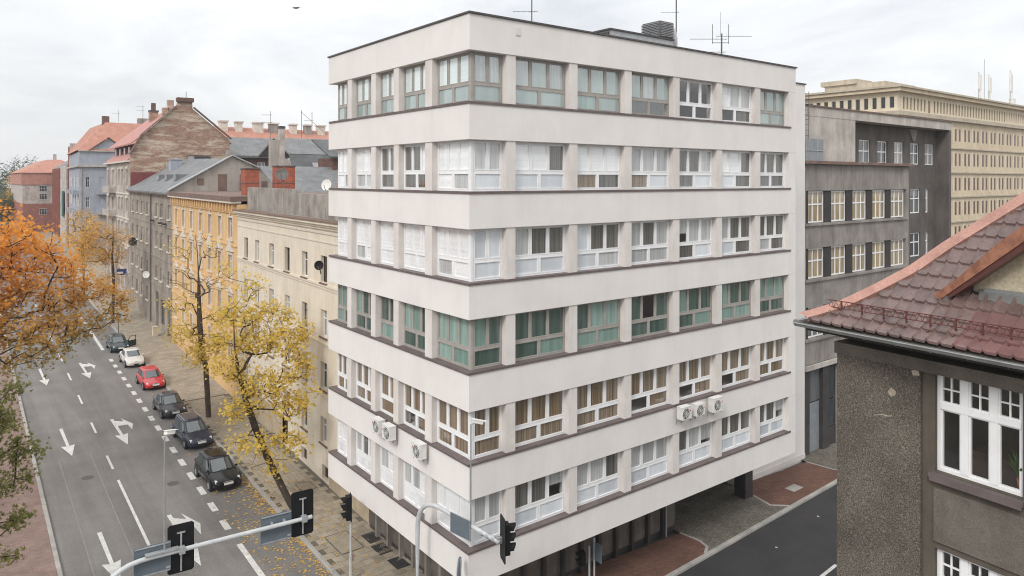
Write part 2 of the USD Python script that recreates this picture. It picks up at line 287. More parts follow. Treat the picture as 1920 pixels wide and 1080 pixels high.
# lane dashes
for y0, y1 in ((120, 123), (111.5, 114.5), (103, 106), (94.4, 97.4), (85.9, 88.9), (83.3, 86.1), (75.0, 77.9), (66.6, 69.5), (58.4, 61.1), (50.5, 53.2), (36.5, 48.5), (30, 34)):
    lx = lambda Y: 7.50 + 0.0177 * (Y - 37)
    strip_mark(road, 'lane_dash', [(lx(y0), y0), (lx(y1), y1)], 0.14)
# dashes of the parking bay
for k in range(17):
    y = 80.83 - 2.72 * k + 0.006 * k * k; px_ = lambda Y: 11.10 + 0.0262 * (Y - 38.2)
    strip_mark(road, 'parking_dash', [(px_(y - 0.62), y - 0.62), (px_(y + 0.62), y + 0.62)], 0.33 if y > 36 else 0.3)
for y0, y1 in ((86.1, 97.5), (99.5, 101), (103, 104.5), (106.5, 108)):
    strip_mark(road, 'parking_dash', [(12.25 + 0.03 * (y0 - 86.1), y0), (12.25 + 0.03 * (y1 - 86.1), y1)], 0.3)
strip_mark(road, 'lane_line', [(11.08, 36.4), (10.96, 30.0)], 0.26)
def arrow_poly(x, ytip, ytail, hw=0.40, head=2.3, sw=0.085):
    return Polygon([(x, ytip), (x - hw, ytip + head), (x - sw, ytip + head * 0.93), (x - sw * 1.2, ytail), (x + sw * 1.2, ytail), (x + sw, ytip + head * 0.93), (x + hw, ytip + head)])
def turn_poly(x, ytip, ytail):
    a = arrow_poly(x, ytip, ytail, 0.42, 2.4, 0.09)
    t = Polygon([(x + 0.09, ytail - 0.5), (x + 0.62, ytail - 1.05), (x + 0.56, ytail - 0.15), (x + 1.08, ytail - 2.0), (x + 0.80, ytail - 3.3), (x + 0.72, ytail - 2.0), (x + 0.09, ytail - 1.9)])
    return unary_union([a, t.buffer(0)])
for x, a, b in ((6.29, 74.4, 81.3), (6.0, 54.5, 60.9), (5.8, 36.0, 41.9)):
    sheet(MB(), arrow_poly(x, a, b), 0.008).build('straight_arrow', 'road_paint', road)
for x, a, b in ((9.60, 74.7, 81.5), (9.25, 54.6, 61.0), (9.05, 35.4, 41.8)):
    sheet(MB(), turn_poly(x, a, b), 0.008).build('turn_arrow', 'road_paint', road)
strip_mark(road, 'loop_cut', [(4.98, 36.5), (5.24, 54.2)], 0.05, 'worn_line', 0.004)
strip_mark(road, 'loop_cut', [(6.72, 36.5), (6.99, 54.4), (5.26, 54.2)], 0.05, 'worn_line', 0.004)
for X, Y in ((6.3, 50.0), (10.2, 46.0)):
    sheet(MB(), Point(X, Y).buffer(0.33), 0.008).build('manhole_cover', 'iron_cover', road)
strip_mark(side, 'lane_dash', [(30.6, 17.35), (32.6, 17.5)], 0.16); strip_mark(side, 'lane_dash', [(38.0, 17.8), (40.5, 17.95)], 0.16)
for k in range(4): sheet(MB(), Point(*[(31.8, 20.1), (36.5, 20.6), (40.1, 21.2), (26.4, 20.2)][k]).buffer(0.06), 0.010).build('litter', 'road_paint', side)

# pavements
pave = thing('pavement', 'pavement of worn square slabs between the parked cars and the houses', 'pavement', kind='structure')
east = Polygon([(KR(Y) + 0.2, Y) for Y in (420, 200, 90, 50, 30)] + [(corner_c[0] + 3.8 * math.cos(a), corner_c[1] + 3.8 * math.sin(a)) for a in np.linspace(math.pi, 1.5 * math.pi, 9)] + [(22, KS(22) + 0.2), (22, 27), (19, 35), (FAC(60) + 0.3, 60), (FAC(120) + .3, 120), (FAC(185) + 3, 185), (FAC(420) + 3, 420)])
near = east.intersection(sbox(0, 10, 40, 62)); far_ = east.intersection(sbox(0, 62, 60, 500))
sheet(MB(), far_, 0.118).build('paved_surface', 'slab_far', pave)
MBx = MB(); MBx.mesh(trimesh.creation.extrude_polygon(near, 0.125, engine='earcut').apply_translation((0, 0, -0.03))); MBx.build('slab_bed', 'slab_bed', pave)
rs = random.Random(5); cells = []
for i in range(0, 130):
    for j in range(0, 9):
        Y = 22.0 + 0.52 * i; X = KR(Y) + 0.47 + 0.52 * j + (0.26 if i % 2 else 0)
        c = sbox(X - 0.252, Y - 0.252, X + 0.252, Y + 0.252)
        if near.contains(c) and X < (16.95 if Y < 34 else FAC(Y) - 0.35): cells.append((math.hypot(X, Y), X, Y))
cells.sort(); rest = MB()
def slab(mb, X, Y):
    h, b, dz = 0.250, 0.012, rs.uniform(-0.004, 0.004); a, c = rs.uniform(-.004, .004), rs.uniform(-.004, .004)
    v = [(X + sx * hh, Y + sy * hh, z + dz + a * sx + c * sy) for hh, z in ((h, 0.095), (h, 0.112), (h - b, 0.12)) for sx, sy in ((-1, -1), (1, -1), (1, 1), (-1, 1))]
    f = [[8, 9, 10, 11]] + [[4 * k + q, 4 * k + (q + 1) % 4, 4 * k + 4 + (q + 1) % 4, 4 * k + 4 + q] for k in (0, 1) for q in range(4)]
    return mb.add(v, f)
for d, X, Y in cells[:295]: slab(MB(), X, Y).build('paving_slab', 'slab_concrete', pave)
for d, X, Y in cells[295:]: slab(rest, X, Y)
rest.build('paving_slabs', 'slab_concrete', pave, kind='stuff')
# strip of rough stone along the house walls, covers and light wells
for X, Y, w, l in ((15.15, 33.2, 0.55, 1.0), (16.15, 40.6, 0.4, 0.55)):
    MB().box(X - w, X + w, Y - l, Y + l, 0.118, 0.128).build('inspection_cover', 'slab_concrete', pave)
    for e in ((X - w - .05, X - w, Y - l, Y + l), (X + w, X + w + .05, Y - l, Y + l), (X - w, X + w, Y - l - .05, Y - l), (X - w, X + w, Y + l, Y + l + .05)): MB().box(*e, 0.118, 0.131).build('cover_frame', 'iron_cover', pave)
for px, py in ((697, 1008), (716, 1029), (748, 1055)):
    c = at(px, py, Z=0.12)
    g = MB()
    for k in range(7): g.box(c[0] - 0.30 + 0.095 * k, c[0] - 0.255 + 0.095 * k, c[1] - 0.45, c[1] + 0.45, 0.115, 0.135)
    g.box(c[0] - 0.34, c[0] + 0.34, c[1] - 0.50, c[1] - 0.45, 0.115, 0.137); g.box(c[0] - 0.34, c[0] + 0.34, c[1] + 0.45, c[1] + 0.50, 0.115, 0.137)
    g.build('light_well_grate', 'dark_stone', pave)
    MB().box(c[0] - 0.34, c[0] + 0.34, c[1] - 0.50, c[1] + 0.50, 0.100, 0.1235).build('light_well_pit', 'black_rubber', pave)

spave = thing('side_pavement', 'red paver and cobble pavement along the side street under the office overhang', 'pavement', kind='structure')
G = lambda *ps: [tuple(at(x, y, Z=0.12)[:2]) for x, y in ps]
kside = lambda xs: [(x, KS(x) + 0.2) for x in xs]
c1 = G((1275, 999), (1312, 1014), (1326, 1025), (1331, 1042)); c1[-1] = (c1[-1][0], KS(c1[-1][0]) + 0.2)
c2 = G((1413, 929), (1444, 947), (1487, 951)); c2[-1] = (c2[-1][0], KS(c2[-1][0]) + 0.2)
c3 = G((1512, 866), (1562, 880)); c3.append((c3[-1][0] + 0.5, KS(c3[-1][0]) + 0.2))
base = [(16.9, 24.3), (29.3, 24.3)]
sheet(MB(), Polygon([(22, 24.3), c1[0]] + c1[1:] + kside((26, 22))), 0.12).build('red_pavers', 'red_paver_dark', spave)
sheet(MB(), Polygon([(16.0, 27), (22, 27), (22, KS(22) + 0.2)] + [(corner_c[0] + 3.8 * math.cos(a), corner_c[1] + 3.8 * math.sin(a)) for a in np.linspace(1.5 * math.pi, 1.2 * math.pi, 6)]), 0.127).build('red_pavers', 'red_paver', spave)
sheet(MB(), Polygon(c1[::-1] + [(29.3, 27.5), (36, 27.5), (36, 25.3)] + c2 + kside((33, 30))), 0.12).build('cobbles', 'cobble', spave)
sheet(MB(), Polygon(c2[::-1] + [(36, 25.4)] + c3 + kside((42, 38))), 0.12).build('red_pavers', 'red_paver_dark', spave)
sheet(MB(), Polygon(c3[::-1] + [(43, 26.5), (90, 26.5), (90, KS(90) + .2), (60, KS(60) + .2)]), 0.12).build('cobbles', 'cobble', spave)
for line in (c1, c2, c3): strip_mark(spave, 'edge_stones', line, 0.14, 'kerb_stone_grey', 0.128)
sheet(MB(), sbox(38.0, 22.9, 39.0, 23.5), 0.128).build('inspection_cover', 'kerb_stone_grey', spave)
lpave = thing('left_pavement', 'red brick pavement on the left side of the street', 'pavement', kind='structure')
sheet(MB(), Polygon([(KL(26) - 0.2, 27)] + [(KL(Y) - 0.2, Y) for Y in (60, 120, 420)] + [(-3, 420), (-9, 27)]), 0.12).build('red_pavers', 'red_paver', lpave)
# kerb stones, one by one
def kerb(name, label, pts, n_keep, inner):
    k = thing(name, label, 'kerb', kind='structure'); rest = MB(); ls = LineString(pts); s, i = 0.0, 0; rk = random.Random(9)
    while s < ls.length - 1.0:
        a, b = np.array(ls.interpolate(s + 0.008).coords[0]), np.array(ls.interpolate(s + 0.992).coords[0])
        t = (b - a) / np.linalg.norm(b - a); nn = np.array([-t[1], t[0]]) * inner
        dz = rk.uniform(-0.006, 0.006); z = 0.135 + dz
        prof = [(0.0, -0.05), (0.0, z - 0.02), (0.025, z), (0.20, z), (0.20, -0.05)]
        v = [(*(p + nn * (w + rk.uniform(-.004, .004))), h) for p in (a, b) for w, h in prof]
        f = [[0, 1, 6, 5], [1, 2, 7, 6], [2, 3, 8, 7], [3, 4, 9, 8]]; tri = [[0, 2, 1], [0, 3, 2], [0, 4, 3], [5, 6, 7], [5, 7, 8], [5, 8, 9]]
        mb = MB() if i < n_keep else rest
        mb.add(v, f); mb.add(v, tri)
        if i < n_keep: mb.build('kerb_stone', 'kerb_stone_grey', k)
        s += 1.0; i += 1
    if rest.n: rest.build('kerb_stones', 'kerb_stone_grey', k, kind='stuff')
kerb('kerb', 'pale stone kerb between the red pavement and the road', [(KL(Y), Y) for Y in (33, 60, 120, 330)], 90, 1)
kerb('kerb', 'stone kerb with fallen leaves beside the parked cars', [(KR(Y), Y) for Y in (26.0, 60, 120, 330)], 90, -1)
kerb('kerb', 'stone kerb curving along the dark side street', arc + [(x, KS(x)) for x in (22, 26, 35, 45, 60, 90)], 60, 1)

# ------------------------------------------------------------------ the office building
XO, YO, XE, YE = 14.70, 21.65, 36.05, 34.07
SILL = [20.82, 17.54, 14.22, 10.98, 7.68, 4.50]; HEAD = [22.68, 19.43, 16.16, 12.88, 9.54, 6.34]; BOT, TOP = 3.20, 24.0
off = thing('office_building', 'white six storey corner office block with bands of windows and dark sills', 'building')
FL = Fr((XO, YO), (0, 1), (-1, 0)); FR = Fr((XO, YO), (1, 0), (0, -1))
def rbox(name, mat, x0, x1, y0, y1, z0, z1, parent, b=0.02):
    """A block with chamfered upright and level edges."""
    v, f = [], []
    from scipy.spatial import ConvexHull
    P = [(x, y, z) for x in (x0, x1) for y in (y0, y1) for z in (z0, z1)]
    cx, cy, cz = (x0 + x1) / 2, (y0 + y1) / 2, (z0 + z1) / 2
    Q = []
    for x, y, z in P:
        sx, sy, sz = (1 if x < cx else -1), (1 if y < cy else -1), (1 if z < cz else -1)
        Q += [(x + sx * b, y + sy * b, z), (x + sx * b, y, z + sz * b), (x, y + sy * b, z + sz * b)]
    Q = np.array(Q); h = trimesh.convex.convex_hull(Q)
    return MB().mesh(h).build(name, mat, parent)
tops = [TOP] + [s - 0.05 for s in SILL]; bots = HEAD + [BOT]
for t, b in zip(tops, bots): rbox('wall_band', 'white_plaster', XO, XE, YO, YE, b, t, off, 0.012)
MB().box(XO - 0.05, XE + 0.06, YO - 0.06, YE + 0.05, TOP + 0.001, TOP + 0.07).build('roof_coping', 'dark_coping', off)
MB().box(XO + 0.4, XE - 0.4, YO + 0.4, YE - 0.4, TOP + 0.072, TOP + 0.10).build('roof_deck', 'dark_coping', off)
for s in SILL:
    mb = MB(); FR.box(mb, -0.040, 20.85, -0.42, 0.040, s - 0.048, s); FL.box(mb, 0.42, 12.3, -0.42, 0.040, s - 0.048, s)
    FR.box(mb, -0.040, 20.85, 0.022, 0.040, s - 0.085, s - 0.048); FL.box(mb, -0.021, 12.3, 0.022, 0.040, s - 0.085, s - 0.048)
    mb.build('sill', 'sill_metal', off)
PR = [1.72 + 3.19 * k for k in range(6)]                       # piers of the long face: left edge, 0.44 wide
PLs = [(2.62, 3.14), (5.30, 5.74), (7.40, 7.84), (9.86, 10.30)]  # piers of the street face
for s, h in zip(SILL, HEAD):
    for p in PR: FRb = MB(); FR.box(FRb, p, p + 0.44, -0.62, -0.035, s, h); FRb.build('pier', 'pier_plaster', off)
    for a, b in PLs: q = MB(); FL.box(q, a, b, -0.62, -0.035, s, h); q.build('pier', 'pier_plaster', off)
    q = MB(); FR.box(q, 20.70, 21.35, -1.2, 0.0 if False else -0.004, s - 0.05, h); q.build('pier', 'white_plaster', off)
    MB().box(XO + 0.38, XE, 33.25, 33.60, s - 0.05, h).build('end_wall', 'white_plaster', off)
    MB().box(XE - 0.3, XE - 0.002, YO + 1.2, 33.25, s - 0.05, h).build('end_wall', 'white_plaster', off)
    MB().box(XO + 3.6, XE - 3, YO + 3.4, 32.6, s - 0.049, h - 0.001).build('core_wall', 'interior_dark', off)
BL = dict(w='white_blind', g='grey_blind', d='dark_blind', b='brown_curtain', t='teal_curtain', f='frosted_film', p='pale_film', k='deep_teal', e=None)
rw = random.Random(17)
def office_window(fr, u0, u1, z0, z1, code, white, gl, corner=0):
    fm = 'white_frame' if white else 'beige_frame'
    up, lo = code.split('/'); zt = z0 + (z1 - z0) * 0.385; d0, d1 = -0.36, -0.29; mb = MB()
    o, mu, tr = 0.07, 0.085, 0.10
    fr.box(mb, u0, u0 + o, d0, d1, z0, z1); fr.box(mb, u1 - o, u1, d0, d1, z0, z1)
    fr.box(mb, u0 + o, u1 - o, d0, d1, z0, z0 + o); fr.box(mb, u0 + o, u1 - o, d0, d1, z1 - o, z1); fr.box(mb, u0 + o, u1 - o, d0, d1, zt - tr / 2, zt + tr / 2)
    lights = []
    for cs, a, b in ((lo, z0 + o, zt - tr / 2), (up, zt + tr / 2, z1 - o)):
        n = len(cs); w = (u1 - u0 - 2 * o - mu * (n - 1)) / n
        for i in range(n):
            x = u0 + o + i * (w + mu)
            if i: fr.box(mb, x - mu, x, d0, d1, a, b)
            lights.append((cs[i] if fr is FR else cs[n - 1 - i], x, x + w, a, b))
    sw = 0.038 if white else 0.03
    for c, x0, x1, a, b in lights:                                  # sashes
        fr.box(mb, x0, x0 + sw, d0 + .01, d1 + .008, a, b); fr.box(mb, x1 - sw, x1, d0 + .01, d1 + .008, a, b)
        fr.box(mb, x0 + sw, x1 - sw, d0 + .01, d1 + .008, a, a + sw); fr.box(mb, x0 + sw, x1 - sw, d0 + .01, d1 + .008, b - sw, b)
    w = mb.build('window', fm, off)
    for c, x0, x1, a, b in lights:
        fr.quad(MB(), x0 + sw, x1 - sw, -0.315, a + sw, b - sw).build('pane' if b > zt + .2 else 'lower_pane', gl, w)
        if BL[c]:
            low = a + (rw.uniform(0, 0.5) * (b - a) if c in 'wg' and b > zt + .2 and c == 'g' and rw.random() < 0.12 else 0)
            fr.quad(MB(), x0 - .01, x1 + .01, -0.321 if c in 'fpw' else -0.335 - (0.02 if c == 'b' else 0), low, b + 0.01).build('blind' if c in 'wgd' else 'curtain' if c in 'btk' else 'window_film', BL[c], w)
LEFT = [['www/pp', 'www/pp', 'ww/p', 'www/pp', 'www/pp'], ['www/wg', 'ddw/dd', 'dd/d', 'www/gg', 'www/wd'], ['www/gw', 'www/ww', 'ww/w', 'www/gw', 'www/ww'],
        ['ttt/tt', 'ttk/kk', 'kk/t', 'tkk/kk', 'ttk/tk'], ['bbb/bb', 'bbb/eb', 'bb/b', 'bbb/bb', 'bbb/bb'], ['www/ww', 'ggw/ww', 'gw/w', 'gdg/ww', 'www/ww']]
RIGHT = [['gg/p', 'gpg/pp', 'ppp/tp', 'pgp/ee', 'eee/ee', 'wgg/ed', 'gpp/pp'], ['gg/f', 'wwd/ff', 'www/bd', 'ggg/bf', 'ddg/df', 'wwd/fd', 'ddd/dd'], ['ff/f', 'gdd/ff', 'fdd/fg', 'gdg/gg', 'ggg/df', 'gdd/fd', 'ddd/gd'],
         ['tk/k', 'kkk/kt', 'ktt/tt', 'kek/kk', 'tkk/kt', 'tkk/tt', 'ttt/kk'], ['bb/b', 'bbb/bb', 'bbb/bb', 'bbb/eb', 'bbb/eb', 'bbb/eb', 'bbb/bb'], ['gg/f', 'ddg/ff', 'ggd/ff', 'ggg/ff', 'dgg/ff', 'ddd/ff', 'ddg/ff']]
for r in range(6):
    z0, z1 = SILL[r], HEAD[r]; white = r not in (0, 3); gl = 'dull_glass' if r == 0 else 'green_glass' if r == 3 else 'clear_glass'
    edges = [0.36] + [x for p in PLs for x in p] + [11.95]
    for k in range(5): office_window(FL, edges[2 * k], edges[2 * k + 1], z0, z1, LEFT[r][k], white, gl)
    er = [0.36] + [x for p in PR for x in (p, p + 0.44)] + [20.70]
    for k in range(7):
        wh = white or (r == 0 and k in (4, 5))
        office_window(FR, er[2 * k], er[2 * k + 1], z0, z1, RIGHT[r][k], wh, 'clear_glass' if wh else gl)
    MB().box(XO + 0.262, XO + 0.366, YO + 0.262, YO + 0.366, z0, z1).build('corner_post', 'white_frame' if white else 'beige_frame', off)
# ground floor, set back under the overhang
XG, YG = 16.88, 24.25
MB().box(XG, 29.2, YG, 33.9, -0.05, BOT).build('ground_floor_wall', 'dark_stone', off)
FGL, FGR = Fr((XG, YG), (0, 1), (-1, 0)), Fr((XG, YG), (1, 0), (0, -1))
for fr, n, pitch in ((FGL, 8, 1.20), (FGR, 11, 1.115)):
    for k in range(n):
        u = 0.05 + pitch * k; q = MB(); fr.box(q, u + 0.17, u + pitch - 0.03, 0.0, 0.05, 0.35, BOT - 0.12); q.build('cladding_panel', 'cladding', off)
        q = MB(); fr.box(q, u - 0.05, u + 0.12, 0.0, 0.24, 0.10, BOT - 0.004); q.build('pilaster', 'pilaster_stone' if fr is FGL else 'dark_stone', off)
q = MB(); FGR.box(q, 11.25, 11.31, 0.3, 0.36, 0.11, 3.19); q.build('downpipe', 'galvanised', off)
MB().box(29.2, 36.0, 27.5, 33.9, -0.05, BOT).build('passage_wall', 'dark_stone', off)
MB().box(34.95, 35.65, 24.02, 24.75, 0.10, BOT - 0.002).build('column', 'dark_stone', off)
MB().box(36.051, 43.2, 25.30, 34.0, -0.05, 24.06).build('wing_wall', 'white_plaster', off)
MB().box(36.051, 43.26, 25.23, 34.05, 24.061, 24.13).build('roof_coping', 'dark_coping', off)
MB().box(36.056, 43.22, 25.27, 25.298, 0.08, 0.42).build('plinth', 'pier_plaster', off)
q = MB(); FR.box(q, 2.15, 2.35, 0.0, 0.03, 23.45, 23.75); q.build('wall_vent', 'pier_plaster', off)
q = MB(); FR.box(q, 19.75, 20.2, -0.6, -0.35, 3.08, 3.199); q.build('soffit_lamp', 'dark_stone', off)

# things on and at the office building
def ac_unit(fr, u, z, label, w=0.86, h=0.62, fan_side=1):
    o = fr.p(u, 0, z); t = thing('air_conditioner', label, 'air conditioner', group='air conditioners on the office walls')
    q = MB(); fr.box(q, u - w / 2, u + w / 2, 0.16, 0.48, z, z + h); fr.box(q, u - w / 2 - .012, u + w / 2 + .012, 0.15, 0.49, z + h, z + h + .02); q.build('casing', 'appliance_white', t)
    q = MB(); c = u - w * 0.12
    ang = np.linspace(0, 2 * np.pi, 25)[:-1]; cc = fr.p(c, 0.486, z + h / 2)
    q.add([cc + fr.u * 0.235 * math.cos(a) + np.array([0, 0, .235 * math.sin(a)]) for a in ang] + [cc], [[i, (i + 1) % 24, 24] for i in range(24)]); q.build('fan', 'signal_black', t)
    q = MB()
    for r_ in (0.06, 0.12, 0.18, 0.245): q.tube([cc + fr.n * .012 + fr.u * r_ * math.cos(a) + np.array([0, 0, r_ * math.sin(a)]) for a in np.linspace(0, 2 * np.pi, 21)], 0.007, 4, False)
    for a in np.arange(0, np.pi, np.pi / 4): q.tube([cc + fr.n * .012 + s_ * (fr.u * .245 * math.cos(a) + np.array([0, 0, .245 * math.sin(a)])) for s_ in (-1, 1)], 0.006, 4, False)
    q.build('fan_grille', 'appliance_white', t)
    q = MB(); fr.box(q, u + w * .32, u + w * .40, 0.482, 0.487, z + h * .62, z + h * .74); q.build('badge', 'red_mark', t)
    q = MB()
    for e in (-.3, .3): fr.box(q, u + e * w - .02, u + e * w + .02, 0.0, 0.46, z - .05, z - .01); fr.box(q, u + e * w - .02, u + e * w + .02, 0.0, 0.035, z - .3, z - .05)
    q.build('bracket', 'grey_metal', t)
    q = MB(); q.tube([fr.p(u + w / 2 - .06, .2, z + .12), fr.p(u + w / 2 + .06, .16, z + .05), fr.p(u + w / 2 + .09, .03, z - .12), fr.p(u + w / 2 + .09, .0, z - .2)], 0.016, 5); q.build('pipe', 'appliance_white', t)
for fr, px, py, lab in ((FL, 706, 797, 'white air conditioner farthest from the building corner on the street face'), (FL, 726, 809, 'white air conditioner, middle one of three on the street face of the office'),
                        (FL, 782, 843, 'single white air conditioner nearest the building corner on the street face'), (FR, 1286, 773, 'white air conditioner, left one of three on the long office face'),
                        (FR, 1312, 767, 'white air conditioner, smaller middle one of three on the long office face'), (FR, 1345, 757, 'white air conditioner, larger right one of three on the long office face')):
    p = at(px, py, X=XO - 0.4) if fr is FL else at(px, py, Y=YO - 0.4)
    big = 1.14 if px == 1345 else 0.92 if px == 1312 else 1.0
    ac_unit(fr, p[1] - YO if fr is FL else p[0] - XO, p[2] - 0.31 * big, lab, 0.64 * big, 0.56 * big)
t = thing('roof_penthouse', 'long low grey plant room on the office roof', 'roof structure')
MB().box(25.3, 29.95, 25.0, 28.6, 24.1, 25.28).build('walls', 'grey_metal', t)
MB().box(25.2, 29.98, 24.93, 28.7, 25.281, 25.36).build('roof', 'dark_coping', t)
q = MB()
for k in range(12): q.box(25.215, 25.298, 25.1 + k * .29, 25.3 + k * .29, 24.3, 25.2)
q.build('louvre', 'dark_coping', t)
t = thing('ventilation_duct', 'silver elbow ventilation duct with louvred grey intake on the office roof', 'ventilation duct')
MB().box(28.9, 29.95, 25.0, 26.2, 25.4, 26.22).build('intake_box', 'antenna_dark', t)
q = MB()
for k in range(9): q.obox((28.84, 25.05, 25.45 + k * .084), (0.055, 0, -0.03), (0, 1.2, 0), (0, 0, .02))
for k in range(9): q.obox((28.95, 24.94, 25.45 + k * .084), (0, 0.055, -0.03), (1.0, 0, 0), (0, 0, .02))
q.build('louvre', 'grey_metal', t)
q = MB(); q.tube([(29.952, 25.55, 25.88), (30.08, 25.55, 25.90), (30.22, 25.55, 25.86), (30.33, 25.55, 25.72), (30.38, 25.55, 25.5), (30.39, 25.55, 25.2), (30.39, 25.55, 24.1)], 0.37, 16); q.build('elbow', 'galvanised', t, smooth=40)
def yagi(t, c, d, length, n, el=0.5, r=0.012):
    d = np.array(d, float) / np.linalg.norm(d); s = np.cross(d, [0, 0, 1.0]); s /= np.linalg.norm(s); q = MB()
    q.tube([c - d * length * .15, c + d * length * .85], r, 5)
    for k in range(n):
        e = c + d * length * (-.12 + .95 * k / max(n - 1, 1)); l = el * (1 - .4 * k / n); q.tube([e - s * l / 2, e + s * l / 2], r * .6, 4)
    q.build('aerial', 'antenna_dark', t)
def antenna(label, base, h, arms, r=0.03, zig=None):
    t = thing('roof_antenna', label, 'antenna', group='roof antennas'); b = np.array(base, float)
    MB().tube([b, b + [0, 0, h]], r, 6).build('mast', 'antenna_dark', t)
    for z, d, l, n, el in arms: yagi(t, b + [0, 0, z], d, l, n, el)
    return t
ph = np.array([-.79, .61, 0])
b = at(997, 40, Y=25); antenna('thin antenna mast above the left part of the office roof', (b[0], 25, 24.1), 3.2, [(1.35, ph, 1.0, 5, .3), (1.35, -ph, .3, 2, .3)], 0.028)
b = at(1268, 42, Y=26.5); antenna('tall antenna mast rising behind the silver roof duct', (b[0], 26.5, 24.1), 5.0, [(4.1, ph, 1.6, 7, .5), (3.25, ph, 1.0, 4, .3)], 0.04)
b = at(1353, 100, Y=24); t = antenna('wide rooftop television antenna near the right end of the office roof', (b[0], 24, 24.1), 1.75, [(1.45, ph, 2.0, 9, .45), (1.6, -ph, 1.9, 9, .45), (0.75, ph, 1.4, 5, .35)], 0.045)
q = MB(); bb = np.array([b[0], 24, 24.1]); 
for s_ in (-.5, .38): q.tube([bb + ph * -s_ + [0, 0, 1.2], bb + ph * -s_ + [0, 0, 2.25]], 0.02, 5)
q.tube([bb + ph * .5 + [0, 0, 1.25], bb - ph * .38 + [0, 0, 1.25]], .018, 5); q.tube([bb + ph * .05 + [0, 0, 1.6], bb + ph * .05 + [0, 0, 2.9]], .012, 4)
q.build('dipole', 'antenna_dark', t)

# ------------------------------------------------------------------ materials of the houses
mk('cream_plaster', (0.68, 0.615, 0.51), (0.60, 0.535, 0.44), scale=0.5, rough=0.92, bump=0.003, bscale=25, streak=(0.86, 0.84, 0.80))
mk('orange_plaster', (0.64, 0.43, 0.215), (0.57, 0.365, 0.175), scale=0.6, rough=0.92, bump=0.003, bscale=25, streak=(0.85, 0.82, 0.78))
mk('grey_plaster_old', (0.33, 0.285, 0.235), (0.20, 0.17, 0.145), scale=0.45, rough=0.95, bump=0.004, bscale=18, streak=(0.62, 0.60, 0.58), lo=0.38, hi=0.68)
mk('dirty_white', (0.50, 0.45, 0.41), (0.33, 0.29, 0.26), scale=0.7, rough=0.93, bump=0.003, bscale=20, streak=(0.70, 0.68, 0.66))
mk('bluegrey_plaster', (0.34, 0.355, 0.40), (0.28, 0.295, 0.335), scale=0.4, rough=0.93, streak=(0.85, 0.85, 0.86))
mk('concrete_stained', (0.33, 0.305, 0.275), (0.19, 0.17, 0.15), scale=0.9, rough=0.95, bump=0.004, bscale=15, streak=(0.62, 0.59, 0.55), lo=0.4, hi=0.7)
mk('gable_concrete', (0.40, 0.365, 0.325), (0.31, 0.28, 0.245), scale=0.5, rough=0.95, streak=(0.72, 0.70, 0.67))
mk('trim_pale', (0.62, 0.57, 0.50), (0.50, 0.45, 0.39), scale=1.5, rough=0.9)
mk('cornice_brown', (0.20, 0.13, 0.10), (0.13, 0.09, 0.075), scale=1.5, rough=0.8)
mk('brown_glass', (0.115, 0.07, 0.052), (0.075, 0.047, 0.036), scale=2, rough=0.3, spec=0.3)
mk('grey_roofing', (0.205, 0.208, 0.21), (0.145, 0.147, 0.15), scale=0.6, rough=0.75, streak=(0.75, 0.75, 0.75))
mk('dark_roofing', (0.12, 0.124, 0.124), (0.08, 0.082, 0.083), scale=0.8, rough=0.75)
mk('red_roofing', (0.44, 0.215, 0.155), (0.35, 0.165, 0.12), scale=0.8, rough=0.85, streak=(0.8, 0.78, 0.76))
mk('pink_roofing', (0.42, 0.19, 0.16), (0.34, 0.15, 0.125), scale=0.8, rough=0.6)
mk('maroon_wall', (0.20, 0.05, 0.05), (0.14, 0.04, 0.04), scale=1.0, rough=0.8)
bricky('brick_gable', (0.36, 0.215, 0.15), (0.25, 0.13, 0.09), (0.36, 0.30, 0.24), 0.27, 0.085, patch=((0.54, 0.455, 0.36), 0.475))
bricky('brick_red', (0.33, 0.10, 0.065), (0.24, 0.075, 0.05), (0.25, 0.18, 0.15), 0.27, 0.085)
bricky('brick_chimney', (0.42, 0.115, 0.065), (0.30, 0.08, 0.05), (0.22, 0.13, 0.10), 0.25, 0.08)
bricky('brick_dark', (0.17, 0.085, 0.065), (0.12, 0.06, 0.05), (0.16, 0.13, 0.11), 0.27, 0.085)
mk('stone_plinth', (0.42, 0.345, 0.245), (0.31, 0.25, 0.175), scale=1.2, rough=0.92, bump=0.01, bscale=6)
mk('wood_door', (0.075, 0.04, 0.028), (0.05, 0.028, 0.02), scale=2, rough=0.6)
mk('green_cloth', (0.02, 0.10, 0.075), (0.015, 0.075, 0.055), rough=0.9)
mk('blue_sign', (0.02, 0.04, 0.16), (0.02, 0.04, 0.14), rough=0.4)
for nm, c in (('dark_pane', (0.028, 0.032, 0.036)), ('curtain_pane', (0.30, 0.30, 0.29)), ('grey_pane', (0.12, 0.125, 0.13)), ('warm_pane', (0.34, 0.27, 0.17))):
    N = {'g': ('geometry', {}), 'm': ('mapping', {'scale': (6, 6, 0.5)}), 'n': ('noise_texture', {'scale': 1.0, 'detail': 3}), 'r': ('rgb_ramp', {'ramp': [(0.35, tuple(0.65 * x for x in c)), (0.65, tuple(1.2 * x for x in c))]}), 'n2': ('noise_texture', {'scale': 0.8, 'detail': 1}), 'b': ('bump', {'strength': 0.2, 'distance': 0.012}),
         'p': ('principled_bsdf', {'roughness': 0.45, 'specular_ior_level': 0.1, 'coat_weight': 1.0, 'coat_roughness': 0.015})}
    L[nm] = usdkit.material(stage, '/World/Looks/' + nm, N, [('g.position', 'm.vector'), ('m.vector', 'n.vector'), ('n.fac', 'r.fac'), ('r.color', 'p.base_color'), ('g.position', 'n2.vector'), ('n2.fac', 'b.height'), ('b.normal', 'p.coat_normal')], surface='p.BSDF')
rng = random.Random(3)
